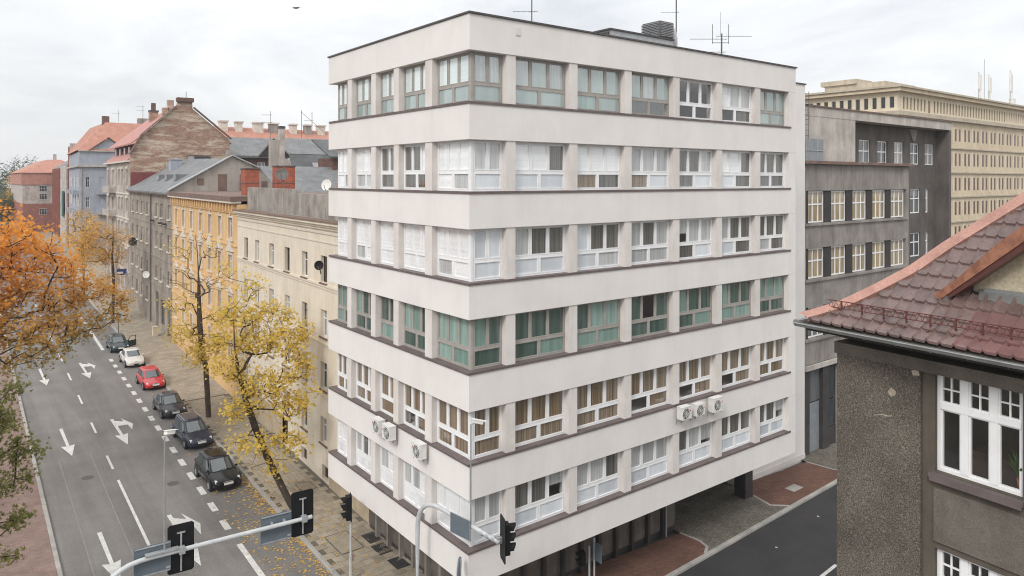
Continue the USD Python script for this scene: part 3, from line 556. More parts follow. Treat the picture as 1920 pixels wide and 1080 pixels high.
def facade(parent, fr, poly, holes, mat, thick=0.30, name='wall'):
    """A wall slab whose window openings are real holes. poly: shapely or (u0, u1, z0, z1)."""
    P = poly if hasattr(poly, 'area') else sbox(poly[0], poly[2], poly[1], poly[3])
    P = P.difference(unary_union([sbox(*x) for x in holes])) if holes else P
    return fr.poly(MB(), P, -thick, 0.0).build(name, mat, parent)
def house_window(parent, fr, u0, u1, z0, z1, cols=2, tz=(0.68,), frame='white_frame', pane=None, dep=0.16, o=0.06, b=0.05, name='window'):
    mb = MB(); d0, d1 = -dep - 0.05, -dep
    fr.box(mb, u0, u0 + o, d0, d1, z0, z1); fr.box(mb, u1 - o, u1, d0, d1, z0, z1); fr.box(mb, u0 + o, u1 - o, d0, d1, z0, z0 + o); fr.box(mb, u0 + o, u1 - o, d0, d1, z1 - o, z1)
    zs = [z0 + o] + [z0 + (z1 - z0) * t for t in tz] + [z1 - o]
    for z in zs[1:-1]: fr.box(mb, u0 + o, u1 - o, d0 + .003, d1 + .006, z - b / 2, z + b / 2)
    for k in range(1, cols):
        u = u0 + (u1 - u0) * k / cols; fr.box(mb, u - b / 2, u + b / 2, d0 + .006, d1 + .003, z0 + o, z1 - o)
    w = mb.build(name, frame, parent)
    fr.quad(MB(), u0 + o * .5, u1 - o * .5, d0 + 0.02, z0 + o * .5, z1 - o * .5).build('pane', pane or rng.choice(['dark_pane', 'dark_pane', 'grey_pane', 'curtain_pane']), w)
    return w


un = np.array([0.036, 1.0]) / math.hypot(0.036, 1)
FF = Fr((FAC(0), 0.0), un, (-un[1], un[0]))
def body(parent, fr, u0, u1, z0, z1, depth, mat, d=-0.302, name='rear_block'):
    q = MB(); fr.box(q, u0, u1, -depth, d, z0, z1); return q.build(name, mat, parent)
def fbox(parent, fr, u0, u1, d0, d1, z0, z1, name, mat):
    q = MB(); fr.box(q, u0, u1, d0, d1, z0, z1); return q.build(name, mat, parent)
def door(parent, fr, u0, u1, z0, z1, mat='wood_door', dep=0.2):
    d = fbox(parent, fr, u0, u1, -dep - .05, -dep, z0, z1, 'door', mat)
    for a, b in ((z0 + .2, z0 + (z1 - z0) * .42), (z0 + (z1 - z0) * .5, z1 - .3)):
        q = MB()
        for s in (0, 1):
            w = (u1 - u0) / 2; fr.box(q, u0 + s * w + w * .2, u0 + s * w + w * .8, -dep, -dep + .025, a, b)
        q.build('door_panel', mat, d)

# ---- cream house beside the office
h = thing('cream_house', 'plain cream plastered house with small brown windows next to the white office block', 'house')
us = [41.27, 44.55, 47.9, 51.3, 54.75, 57.65]
rows = [(11.83, 13.42), (8.62, 10.22), (5.50, 7.12), (2.30, 3.85)]
holes = [(u - 1.02, a, u, b) for u in us for a, b in rows] + [(41.0 - 1.0, 0.25, 41.0, 1.05), (44.6 - 1.0, 0.25, 44.6, 1.05), (47.2, 0.12, 48.8, 1.9)]
facade(h, FF, (34.1, 59.6, 0.0, 15.3), holes, 'cream_plaster'); body(h, FF, 34.1, 59.6, 0, 15.28, 13, 'cream_plaster')
for u in us:
    for a, b in rows:
        house_window(h, FF, u - 1.02, u, a, b, 2, (0.66,), 'wood_door' if rng.random() < .25 else 'white_frame', dep=0.2)
        fbox(h, FF, u - 1.12, u + .1, 0.001, 0.09, a - .10, a - .02, 'window_sill', 'cornice_brown')
for u in (41.0, 44.6): fbox(h, FF, u - 1.0, u, -.25, -.2, .25, 1.05, 'cellar_window', 'wood_door')
door(h, FF, 47.2, 48.8, 0.12, 1.9)
for z, t, dp, mt in ((14.72, .1, .06, 'trim_pale'), (14.2, .06, .04, 'trim_pale'), (11.62, .14, .07, 'cream_plaster'), (11.45, .05, .04, 'trim_pale'), (8.2, .12, .07, 'cream_plaster'), (5.15, .1, .06, 'cream_plaster')): fbox(h, FF, 34.1, 59.58, .001, dp, z, z + t, 'string_course', mt)
q = MB()
for k, (z, dp) in enumerate(((15.0, .12), (15.15, .22), (15.30, .36))): FF.box(q, 34.1, 59.6, -.3, dp, z, z + .15)
q.build('cornice', 'cream_plaster', h)
fbox(h, FF, 34.1, 59.62, -.5, .42, 15.451, 15.53, 'gutter_cover', 'cornice_brown')
fbox(h, FF, 34.1, 59.58, .001, .08, 0.12, 2.1, 'plinth', 'stone_plinth') if False else None
for k in range(9):
    u0_ = 34.2 + 2.8 * k
    if not any(abs(u0_ + 1.4 - (x)) < 1.6 for x in (40.5, 44.1, 48.0)): fbox(h, FF, u0_, u0_ + 2.74, .001, .07, 0.1, 2.05, 'plinth_stone', 'stone_plinth')
# concrete parapet behind the cornice
pp = Polygon([(36, 15.5), (59.5, 15.5), (59.5, 17.30), (47.75, 17.28), (47.7, 17.02), (36, 17.0)])
FF.poly(MB(), pp, -1.1, -0.75).build('parapet', 'concrete_stained', h)
for u in (42.5, 45.4, 48.7, 52.5, 56.2): fbox(h, FF, u - .02, u + .02, -.752, -.74, 15.6, 16.2, 'joint', 'cornice_brown')
fbox(h, FF, 50.5, 59.55, -1.14, -.70, 17.28, 17.36, 'parapet_cap', 'cornice_brown') if False else None
fbox(h, FF, 37.6, 40.9, -1.6, -.7, 15.5, 17.75, 'chimney', 'concrete_stained')
for x0, x1, zt, lab in ((19.84, 21.05, 18.80, 'a'), (22.62, 24.25, 19.06, 'b')):
    t = thing('brick_chimney', 'square red brick chimney stack, %s of two on the low roof' % ('left' if lab == 'a' else 'right'), 'chimney')
    MB().box(x0, x1, 63.6, 64.8, 15.4, zt).build('stack', 'brick_chimney', t)
    MB().box(x0 - .06, x1 + .06, 63.54, 64.86, zt + .001, zt + .10).build('cap', 'dark_coping', t)
    for z in (16.4, 17.6): MB().box(x0 - .03, x1 + .03, 63.57, 64.83, z, z + .05).build('band', 'antenna_dark', t)
def dish(label, c, r, d, mat='appliance_white'):
    t = thing('satellite_dish', label, 'satellite dish', group='satellite dishes'); d = np.array(d, float) / np.linalg.norm(d); s = np.cross(d, [0, 0, 1.0]); s /= np.linalg.norm(s); u = np.cross(s, d); c = np.array(c, float)
    v = [c]; f = []
    for k, (rr, dd) in enumerate(((.5, .05), (1.0, .2))):
        v += [c + d * dd * r + r * rr * (s * math.cos(a) + u * math.sin(a)) for a in np.linspace(0, 2 * np.pi, 19)[:-1]]
    f3 = [[0, 1 + i, 1 + (i + 1) % 18] for i in range(18)]; f4 = [[1 + i, 19 + i, 19 + (i + 1) % 18, 1 + (i + 1) % 18] for i in range(18)]
    MB().add(v, f3).add(v, f4).build('reflector', mat, t, smooth=True)
    MB().tube([c + d * .2 * r - u * r, c + d * r * .9 - u * r * .2], 0.02, 5).tube([c - d * .05, c - d * .35 - np.array([0, 0, .5])], 0.03, 5).build('arm', 'antenna_dark', t)
p = FF.p(42.6, -.9, 17.6); dish('pale satellite dish on the concrete parapet near the office corner', p, .36, (-.8, -.5, .2))
p = FF.p(51.2, -.9, 18.3); dish('dark satellite dish on a mast above the concrete parapet', p, .45, (-.5, -.8, .2), 'antenna_dark')
MB().tube([p - np.array([-.1, 0, 2.3]), p + np.array([.1, 0, .6])], .04, 6).build('dish_mast', 'antenna_dark', label='thin mast carrying the dark dish above the parapet', cat='mast')
p = FF.p(40.6, .35, 12.9); dish('dark satellite dish on the cream wall beside the last top window', p, .28, (-.6, -.75, .15), 'signal_black')
p = FF.p(111.0, .4, 9.3); dish('dark round satellite dish on the grey tenement wall', p, .6, (-.6, -.8, .1), 'signal_black')
p = FF.p(100.2, .4, 5.9); dish('white satellite dish low on the grey tenement wall', p, .45, (-.6, -.8, .1))

# ---- orange house
h = thing('orange_house', 'orange yellow tenement with white window surrounds and a dentilled cornice', 'house')
us = [62.32, 65.78, 69.3, 72.95, 76.9, 80.7, 84.2]; rows = [(13.05, 14.76), (9.75, 11.7), (6.5, 8.3), (3.2, 4.6)]
holes = [(u - 1.25, a, u, b) for u in us for a, b in rows] + [(72.0, .1, 73.6, 2.4)]
facade(h, FF, (59.65, 85.95, 0, 15.9), holes, 'orange_plaster'); body(h, FF, 59.65, 85.95, 0, 15.9, 12, 'orange_plaster'); door(h, FF, 72.0, 73.6, .1, 2.4)
for u in us:
    for r, (a, b) in enumerate(rows):
        house_window(h, FF, u - 1.25, u, a, b, 2, (0.68,), pane=rng.choice(['curtain_pane', 'grey_pane', 'dark_pane']))
        q = MB(); FF.box(q, u - 1.43, u - 1.25, .001, .06, a - .12, b + .15); FF.box(q, u, u + .18, .001, .06, a - .12, b + .15); FF.box(q, u - 1.25, u, .001, .06, b, b + .15); FF.box(q, u - 1.5, u + .25, .001, .10, a - .22, a - .12); q.build('surround', 'trim_pale', h)
        if r in (1, 2): FF.poly(MB(), Polygon([(u - 1.6, b + .3), (u + .35, b + .3), (u - .62, b + (1.15 if r == 1 else .9))]), .001, .16).build('pediment', 'trim_pale', h)
        if r == 0: FF.poly(MB(), Point(u - .62, b + .35).buffer(.2), .001, .08).build('keystone', 'trim_pale', h)
for z, t, dp in ((12.45, .12, .1), (9.0, .1, .08), (5.6, .14, .1), (15.15, .1, .12), (2.7, .12, .1)): fbox(h, FF, 59.66, 85.93, .001, dp, z, z + t, 'string_course', 'orange_plaster')
for k in range(27): fbox(h, FF, 60.0 + .97 * k, 60.28 + .97 * k, .001, .30, 15.35, 15.98, 'dentil', 'orange_plaster')
fbox(h, FF, 59.65, 85.95, -.3, .5, 15.99, 16.16, 'cornice', 'trim_pale'); fbox(h, FF, 59.6, 86.0, -12, .55, 16.161, 16.55, 'roof', 'cornice_brown')

# ---- grey tenement
h = thing('grey_tenement', 'shabby grey brown tenement with a sloping grey roof and concrete gable wall', 'house')
us = [(88.6, 1.6), (93.1, 1.5), (96.3, 1.5), (102.8, 1.55), (107.0, 1.6), (110.8, 1.6), (114.8, 1.6)]; rows = [(13.4, 15.0), (9.75, 11.6), (5.95, 7.5), (2.5, 4.2)]
holes = [(u - w, a, u, b) for u, w in us for a, b in rows if not (b < 5 and u < 97)] + [(94.3, .12, 96.0, 4.4), (87.0, .12, 88.6, 4.3), (90.5, .9, 93.0, 3.8)]
facade(h, FF, (86.0, 117.2, 0, 16.1), holes, 'grey_plaster_old'); body(h, FF, 86.0, 117.2, 0, 16.1, 14, 'gable_concrete')
for u, w in us:
    for r, (a, b) in enumerate(rows):
        if b < 5 and u < 97: continue
        house_window(h, FF, u - w, u, a, b, 2, (0.66,), 'trim_pale', pane=rng.choice(['curtain_pane', 'grey_pane', 'curtain_pane', 'dark_pane']))
        fbox(h, FF, u - w - .1, u + .1, .001, .14, a - .14, a - .02, 'window_sill', 'trim_pale')
fbox(h, FF, 94.3, 96.0, -.29, -.24, .12, 4.4, 'doorway', 'dark_stone'); fbox(h, FF, 87.0, 88.6, -.29, -.24, .12, 4.3, 'doorway', 'dark_stone'); house_window(h, FF, 90.5, 93.0, .9, 3.8, 2, (.7,), 'wood_door', 'dark_pane', name='shop_window')
for z in (12.4, 8.5, 5.1): fbox(h, FF, 86.02, 117.1, .001, .07, z, z + .14, 'string_course', 'grey_plaster_old')
for u, z in ((92.0, 12.7), (97.5, 12.75), (89.5, 12.7)): fbox(h, FF, u - .3, u + .3, .001, .45, z, z + .18, 'balcony_stub', 'dark_stone')
q = MB(); q.tube([FF.p(99.1, .12, .2), FF.p(99.1, .12, 15.9)], .09, 6); q.build('downpipe', 'antenna_dark', h)
fbox(h, FF, 86.0, 117.2, -.3, .45, 16.101, 16.3, 'cornice', 'cornice_brown')
XR = lambda Y: FAC(Y)
def slope(parent, name, mat, Y0, Y1, e0, e1, r0, r1, t=0.18):
    """A roof slab from its eaves (e0 at Y0, e1 at Y1) to its ridge (r0, r1); each an (x, z) pair."""
    a, b, c, d = np.array([e0[0], Y0, e0[1]]), np.array([e1[0], Y1, e1[1]]), np.array([r1[0], Y1, r1[1]]), np.array([r0[0], Y0, r0[1]])
    n = np.array([0, 0, -t]); q = MB(); q.add([a, b, c, d, a + n, b + n, c + n, d + n], [[0, 1, 2, 3], [4, 7, 6, 5], [0, 4, 5, 1], [1, 5, 6, 2], [2, 6, 7, 3], [3, 7, 4, 0]]); return q.build(name, mat, parent)
e = (FAC(86) - .5, 16.42); r = (25.2, 20.35)
slope(h, 'roof', 'grey_roofing', 86.2, 117.1, e, (FAC(117) - .5, 16.42), r, (27.0, 20.9)); slope(h, 'roof', 'dark_roofing', 86.2, 117.1, (33.2, 16.9), (34.2, 16.9), r, (27.0, 20.9))
Gb = Fr((0, 86.0), (1, 0), (0, -1))
gp = Polygon([(18.9, 15.9), (33.4, 15.9), (33.4, 16.9), (25.2, 20.55), (18.6, 16.62)])
gh = [(21.5, 17.25, 22.25, 18.0), (23.75, 16.6, 24.75, 18.5), (26.2, 16.6, 27.1, 18.5), (28.7, 16.6, 29.4, 17.7)]
facade(h, Gb, gp, [], 'gable_concrete', 0.28, 'gable_wall')
for a, b, c, d in gh: fbox(h, Gb, a, c, .001, .03, b, d, 'blind_window', 'cornice_brown')
q = MB(); q.obox((18.45, 85.65, 16.62), (6.85, 0, 4.02), (0, .62, 0), (-.05, 0, .1)); q.obox((25.3, 85.65, 20.62), (8.3, 0, -3.72), (0, .62, 0), (.05, 0, .1)); q.build('verge', 'galvanised', h)
for Y in (92.5, 98.0, 103.5):                                 # small roof lights
    x0 = FAC(Y) + 1.6; z0 = 17.75
    q = MB(); q.box(x0, x0 + 1.4, Y, Y + 1.3, z0, z0 + .75); l = q.build('roof_dormer', 'grey_roofing', h)
    MB().box(x0 - .012, x0, Y + .15, Y + 1.15, z0 + .1, z0 + .65).build('pane', 'dark_pane', l)
MB().box(25.0, 25.9, 86.4, 87.3, 19.6, 21.3).build('chimney', 'concrete_stained', h)
t = thing('roof_tank', 'blue grey box on the roof below the brick gable', 'roof structure'); MB().box(23.6, 25.0, 108, 109.4, 19.0, 20.6).build('tank', 'bluegrey_plaster', t); MB().box(23.5, 25.1, 107.9, 109.5, 20.601, 20.72).build('lid', 'grey_metal', t)
t = thing('roof_shed', 'dark little shed with a pale end on the roof below the brick gable', 'roof structure'); MB().box(26.6, 28.9, 108, 110, 18.8, 21.1).build('walls', 'dark_roofing', t); MB().box(26.3, 26.598, 107.9, 110.1, 18.8, 21.2).build('door', 'grey_metal', t); MB().box(26.2, 29.0, 107.8, 110.2, 21.201, 21.28).build('roof', 'dark_coping', t)

# ---- white house with the brick gable
h = thing('gabled_house', 'dirty white house with a tall bare brick gable wall and red mansard roof', 'house')
us = [(121.2, 2.0), (125.8, 1.7), (129.3, 1.7)]; rows = [(16.9, 19.3), (13.0, 14.95), (9.2, 11.3), (5.2, 7.4), (1.2, 3.8)]
holes = [(u - w, a, u, b) for u, w in us for a, b in rows] + [(134.2, a, 136.8, b) for a, b in rows] + [(140.5, a, 142.5, b) for a, b in rows]
facade(h, FF, (117.25, 144.2, 0, 20.4), holes, 'dirty_white'); body(h, FF, 117.25, 144.2, 0, 20.4, 15, 'dirty_white')
for u0, u1 in [(u - w, u) for u, w in us] + [(134.2, 136.8), (140.5, 142.5)]:
    for a, b in rows:
        house_window(h, FF, u0, u1, a, b, 2, (.68,), 'trim_pale', pane=rng.choice(['dark_pane', 'grey_pane', 'warm_pane' if u0 == 134.2 else 'dark_pane']))
        fbox(h, FF, u0 - .2, u1 + .2, .001, .12, b + .15, b + .4, 'lintel', 'trim_pale')
for z in (15.6, 11.9, 8.0, 4.2): fbox(h, FF, 117.26, 144.1, .001, .12, z, z + .22, 'string_course', 'trim_pale')
for z in (15.7, 11.9, 8.1): q = MB(); FF.box(q, 131.2, 139.6, .13, 1.1, z, z + .16); FF.box(q, 131.2, 139.6, 1.0, 1.1, z + .161, z + 1.0); FF.box(q, 131.2, 131.3, .13, 1.0, z + .161, z + 1.0); q.build('balcony', 'dirty_white', h)
fbox(h, FF, 117.25, 144.2, -.3, .5, 20.401, 20.62, 'cornice', 'trim_pale')
for u in (118.1, 122.8, 131.0, 139.8): fbox(h, FF, u - .3, u + .3, .001, .1, 0.1, 20.3, 'pilaster', 'dirty_white')
slope(h, 'mansard', 'pink_roofing', 117.3, 144.2, (FAC(117) - .3, 20.7), (FAC(144) - .3, 20.7), (FAC(117) + 1.2, 22.0), (FAC(144) + 1.2, 22.0))
for u in (119.5, 124.5, 129.5, 134.5, 139.5): dm = fbox(h, FF, u - 1.6, u + 1.6, -2.6, -.9, 21.3, 23.2, 'dormer', 'maroon_wall'); fbox(dm, FF, u - .5, u + .5, -.899, -.87, 21.7, 22.9, 'pane', 'grey_pane')
slope(h, 'roof', 'pink_roofing', 117.25, 144.2, (FAC(117) + .2, 23.2), (FAC(144) + .2, 23.2), (27.4, 29.3), (28.4, 29.3)); slope(h, 'roof', 'pink_roofing', 117.25, 144.2, (34.4, 23.6), (35.4, 23.6), (27.4, 29.3), (28.4, 29.3))
G2 = Fr((0, 117.0), (1, 0), (0, -1))
gp = Polygon([(20.1, 15.5), (34.05, 15.5), (34.05, 24.1), (28.6, 28.6), (28.55, 29.6), (26.5, 29.6), (26.2, 28.7), (21.6, 24.3), (20.05, 21.4)])
facade(h, G2, gp, [], 'brick_gable', .4, 'gable_wall')
q = MB(); q.obox((20.0, 116.5, 21.5), (1.6, 0, 2.95), (0, .6, 0), (-.14, 0, .08)); q.obox((21.6, 116.5, 24.45), (4.6, 0, 4.35), (0, .6, 0), (-.1, 0, .1)); q.obox((28.65, 116.5, 28.75), (5.6, 0, -4.6), (0, .6, 0), (.1, 0, .12)); q.build('verge', 'cornice_brown', h)
MB().box(26.4, 28.7, 116.55, 117.8, 29.6, 30.2).build('chimney', 'brick_dark', h)
MB().box(20.1, 25.0, 116.55, 116.599, 17.0, 18.9).build('tarred_strip', 'maroon_wall', h)
for x, z in ((24.9, 28.4), (25.6, 29.6)): MB().box(x, x + .8, 119, 120, z - 1.6, z + .35).build('chimney', 'brick_gable', h)
t = thing('tall_chimney', 'tall slim brick chimney on the red roof left of the gable', 'chimney'); xc = at(289, 220, Y=131)[0]; MB().box(xc - .62, xc + .62, 131, 132.1, 23, 29.0).build('stack', 'brick_gable', t); MB().box(xc - .7, xc + .7, 130.9, 132.2, 29.001, 29.3).build('cap', 'dark_coping', t); MB().box(xc - .3, xc + .3, 131.2, 131.9, 29.301, 30.5).build('pot', 'brick_dark', t)

# ---- blue grey house beyond the gap
h = thing('bluegrey_house', 'blue grey corner house with attic storey, small gable and orange tile roof', 'house')
GB = Fr((21.7, 185.0), (1, 0), (0, -1)); GS = Fr((21.7, 185.0), (0.058, 1), (-1, 0.058))
rows = [(16.0, 18.3), (11.5, 13.8), (7.2, 9.4), (2.5, 5.0)]
ho = [(u0, a, u1, b) for u0, u1 in ((1.2, 1.9), (3.9, 5.6), (8, 9.6), (12, 13.6)) for a, b in rows]
facade(h, GB, (0, 22, 0, 24.0), ho + [(5.3, 21.6, 6.8, 23.3)], 'bluegrey_plaster'); q = MB(); GS.box(q, 0.31, 41, -18, -0.01, 0, 23.99); q.build('rear_block', 'bluegrey_plaster', h)
for a, b, c, d in ho: house_window(h, GB, a, c, b, d, 2, (.66,)); 
house_window(h, GB, 5.3, 6.8, 21.6, 23.3, 2, (.5,))
for u in (3, 9, 15, 21, 27, 33, 38):
    for a, b in rows: house_window(h, GS, u, u + 1.6, a, b, 2, (.66,), dep=-.08)
fbox(h, GB, -.4, 22, .001, .5, 20.55, 20.95, 'cornice', 'dirty_white'); fbox(h, GS, -.4, 41, .001, .5, 20.55, 20.95, 'cornice', 'dirty_white'); fbox(h, GB, -.3, 22.2, .001, .4, 24.0, 24.25, 'cornice', 'dirty_white')
GB.poly(MB(), Polygon([(2.0, 24.26), (9.2, 24.26), (5.6, 27.0)]), -.3, .02).build('gable', 'bluegrey_plaster', h)
q = MB(); q.obox((23.4, 184.5, 24.2), (3.9, 0, 3.0), (0, 3, 0), (-.1, 0, .15)); q.obox((27.3, 184.5, 27.2), (3.9, 0, -3.0), (0, 3, 0), (.1, 0, .15)); q.build('gable_roof', 'red_roofing', h)
q = MB(); A, B, C, D = (21.3, 184.6, 24.26), (44, 184.6, 24.26), (44, 227, 24.26), (23.6, 227, 24.26); R1, R2 = (28.0, 193, 31.2), (37.0, 193, 31.2); R3, R4 = (28.0, 219, 31.2), (37, 219, 31.2)
q.add([A, B, C, D, R1, R2, R4, R3], [[0, 1, 5, 4], [1, 2, 6, 5], [2, 3, 7, 6], [3, 0, 4, 7], [4, 5, 6, 7]]); q.build('roof', 'red_roofing', h)
for u in (3, 12, 20):
    for z in (9.9, 14.4): q = MB(); GS.box(q, u - .5, u + 3.5, .001, 1.2, z, z + .9); q.build('balcony', 'bluegrey_plaster', h)
for z in (9.9, 14.4): q = MB(); GB.box(q, 3.3, 6.6, .001, 1.2, z, z + 1.0); q.build('balcony', 'bluegrey_plaster', h)
q = MB(); q.tube([(22.0, 184.85, .2), (22.0, 184.85, 20.5)], .1, 6); q.build('downpipe', 'dirty_white', h)
MB().box(27.6, 29.0, 195, 196.4, 30, 32.8).build('chimney', 'brick_dark', h); MB().box(35, 37.4, 194, 195.5, 30, 32.6).build('chimney', 'concrete_stained', h)

# ---- farther houses of the street
h = thing('narrow_house', 'narrow brick house with green netting hung down its front', 'house')
GN = Fr((FAC(226) - .4, 227.0), (0.036, 1), (-1, .036))
facade(h, GN, (0, 22, 0, 21.5), [], 'dirty_white'); body(h, GN, 0, 22, 0, 21.5, 12, 'brick_red'); 
for u in (1.5, 6, 10.5, 15, 19): 
    for z in (2, 6.5, 11, 15.5): house_window(h, GN, u, u + 1.5, z, z + 2.3, 2, (.66,), dep=-.08)
fbox(h, GN, 4.2, 9.5, .3, .45, 7.5, 14.5, 'netting', 'green_cloth'); fbox(h, GN, 1.5, 3.5, -3, -1, 21.5, 27.5, 'chimney', 'dirty_white'); fbox(h, GN, 6.0, 9, -3, -1, 21.5, 26.8, 'chimney', 'brick_red')
h = thing('red_brick_house', 'narrow red brick facade far down the street', 'house')
GN = Fr((FAC(250) - .4, 250.0), (0.036, 1), (-1, .036))
facade(h, GN, (0, 34, 0, 21.0), [], 'brick_red'); body(h, GN, 0, 34, 0, 21.0, 12, 'brick_red'); slope(h, 'roof', 'grey_roofing', 250, 284, (24.5, 21.1), (25.6, 21.1), (31, 25.5), (32, 25.5))
for u in (2, 7, 12, 17, 22, 27, 31):
    fbox(h, GN, u - 1.2, u - .7, .001, .4, 1, 21, 'pilaster', 'brick_red')
    for z in (2, 6.5, 11, 15.5): house_window(h, GN, u, u + 1.6, z, z + 2.4, 2, (.66,), dep=-.08)
h = thing('far_corner_house', 'white and red house with hipped orange roof at the far end of the street', 'house')
GR = Fr((17.3, 285.0), (1, 0), (0, -1)); GL = Fr((17.3, 285.0), (.03, 1), (-1, .03))
MB().box(17.3, 36, 285, 345, 0, 9.6).build('lower_wall', 'brick_red', h); MB().box(17.3, 36, 285, 345, 9.601, 15.9).build('upper_wall', 'dirty_white', h); MB().box(17.0, 36, 284.7, 345, 15.901, 19.8).build('mansard', 'red_roofing', h)
MB().add([(16.6, 284.3, 19.8), (36.5, 284.3, 19.8), (36.5, 345, 19.8), (16.6, 345, 19.8), (25, 294, 24.4), (29, 294, 24.4), (29, 340, 24.4), (25, 340, 24.4)], [[0, 1, 5, 4], [1, 2, 6, 5], [2, 3, 7, 6], [3, 0, 4, 7], [4, 5, 6, 7]]).build('roof', 'red_roofing', h)
for z in (6.0, 11.0, 13.6):
    for u in (4.6, 9.5): house_window(h, GR, u, u + 2.2, z, z + 1.9, 3, (.6,), pane='dark_pane', dep=-.08)
    for u in (5, 15, 25, 35): house_window(h, GL, u, u + 2.2, z, z + 1.9, 3, (.6,), pane='dark_pane', dep=-.08)
MB().box(27.2, 28.2, 300, 301, 23.5, 26.5).build('chimney', 'dirty_white', h)
h = thing('far_block', 'low pale building closing the view at the street end', 'building')
MB().box(-14, 16, 420, 440, 0, 9).build('wall', 'dirty_white', h); MB().box(-14.5, 16.5, 419.5, 440, 9.001, 9.6).build('roof', 'grey_roofing', h)
for k in range(8): house_window(h, Fr((-14, 420), (1, 0), (0, -1)), 1 + 3.7 * k, 3.4 + 3.7 * k, 3, 6, 2, (.6,), pane='dark_pane', dep=-.08)
t = thing('blue_shop_sign', 'dark blue projecting shop sign on the houses behind the orange tree', 'sign'); q = MB(); FF.box(q, 118.2, 118.5, .25, 1.5, 3.9, 4.8); q.build('panel', 'blue_sign', t); q = MB(); FF.box(q, 118.18, 118.52, .0, .25, 4.2, 4.3); FF.box(q, 118.17, 118.53, .7, 1.5, 4.1, 4.4); q.build('bracket', 'trim_pale', t)

# ---- roofs of the yards behind
h = thing('rear_brick_house', 'grey roofed rear house with dark red brick wall and two small white windows', 'house')
MB().box(33.5, 44.0, 120.3, 132.5, 10, 21.5).build('wall', 'brick_dark', h)
q = MB(); q.obox((33.2, 119.7, 21.5), (11.2, 0, 0), (0, 6.5, 3.3), (0, -.1, .22)); q.obox((33.2, 126.3, 24.8), (11.2, 0, 0), (0, 7, -3.3), (0, .1, .22)); q.build('roof', 'grey_roofing', h)
q = MB(); q.tube([(33.2, 119.62, 21.45), (44.4, 119.62, 21.45)], .12, 6); q.build('gutter', 'antenna_dark', h)
GY = Fr((0, 120.3), (1, 0), (0, -1))
for u in (37.2, 39.5): house_window(h, GY, u, u + 1.2, 19.1, 20.65, 2, (.6,), pane='curtain_pane', dep=-.06)
h = thing('rear_slate_house', 'rear house with dark slate mansard roof and small skylights', 'house')
MB().box(36.8, 52, 96.5, 112, 8, 18.0).build('wall', 'gable_concrete', h)
q = MB(); q.obox((36.6, 96.0, 18.0), (15.5, 0, 0), (0, 2.2, 3.2), (0, -.2, .12)); q.build('mansard', 'dark_roofing', h)
q = MB(); q.obox((36.6, 98.25, 21.25), (15.5, 0, 0), (0, 6, 2.5), (0, -.1, .2)); q.obox((36.6, 104.3, 23.75), (15.5, 0, 0), (0, 7, -2.5), (0, .1, .2)); q.build('roof', 'grey_roofing', h)
for x in (39.5, 43.2): q = MB(); q.obox((x, 96.55, 19.2), (.9, 0, 0), (0, .65, .95), (0, -.12, .08)); q.build('skylight', 'curtain_pane', h)
h = thing('yard_house', 'low yard building with a plain grey metal roof behind the brick chimneys', 'house')
MB().box(27.0, 40, 74.5, 84, 8, 16.3).build('wall', 'dirty_white', h); q = MB(); q.obox((26.6, 74.0, 16.3), (14, 0, 0), (0, 6.5, 2.9), (0, -.1, .18)); q.build('roof', 'grey_roofing', h)
h = thing('rear_chimney', 'tall pale concrete chimney standing among the grey rear roofs', 'chimney')
MB().box(30.75, 31.35, 85.5, 86.1, 12, 24.0).build('stack', 'dirty_white', h); MB().box(30.7, 31.4, 85.45, 86.15, 24.001, 24.3).build('cap', 'dark_coping', h); MB().box(29.7, 30.748, 85.7, 86.4, 12, 22.6).build('side_stack', 'gable_concrete', h)
h = thing('steel_flue', 'blue grey metal flue against the dark rear roof', 'flue'); MB().tube([(33.8, 95, 15), (33.8, 95, 20.4)], .45, 10).build('pipe', 'bluegrey_plaster', h, smooth=40); MB().tube([(33.8, 95, 20.4), (33.8, 95, 21.2)], .3, 10).build('cowl', 'galvanised', h)
h = thing('red_roofed_block', 'long block with bright red roof and pale chimneys far behind the yards', 'house')
MB().box(36, 74, 150, 162, 8, 26.0).build('wall', 'dirty_white', h); q = MB(); q.obox((35.5, 149.5, 26.0), (39, 0, 0), (0, 6.5, 2.6), (0, -.1, .2)); q.obox((35.5, 156, 28.6), (39, 0, 0), (0, 6.5, -2.6), (0, .1, .2)); q.build('roof', 'red_roofing', h)
for x0, x1 in ((413, 427), (443, 455), (477, 494), (507, 522), (546, 557), (573, 584), (597, 610)):
    a, b = at(x0, 240, Y=153), at(x1, 240, Y=153); t_ = MB().box(a[0], b[0], 153, 154.5, 26.5, 29.6).build('chimney', 'trim_pale' if x0 not in (507, 573) else 'concrete_stained', h); MB().box(a[0] - .2, b[0] + .2, 152.8, 154.7, 29.601, 29.9).build('cap', 'trim_pale', t_)
h = thing('rear_wall_house', 'narrow rear house with brown side wall beside the office end', 'house'); MB().box(34.9, 41, 79.5, 84, 8, 20.4).build('wall', 'brick_dark', h); q = MB(); q.obox((34.2, 79.0, 20.41), (7.5, 0, 0.0), (0, 5.4, 2.2), (0, -.1, .16)); q.build('roof', 'dark_roofing', h)
def roof_mast(label, b, h_, arms): 
    t = thing('roof_antenna', label, 'antenna', group='roof antennas'); b = np.array(b, float); MB().tube([b, b + [0, 0, h_]], .045, 5).build('mast', 'antenna_dark', t)
    for z, l in arms: yagi(t, b + [0, 0, z], ph, l, 5, .7, .03)
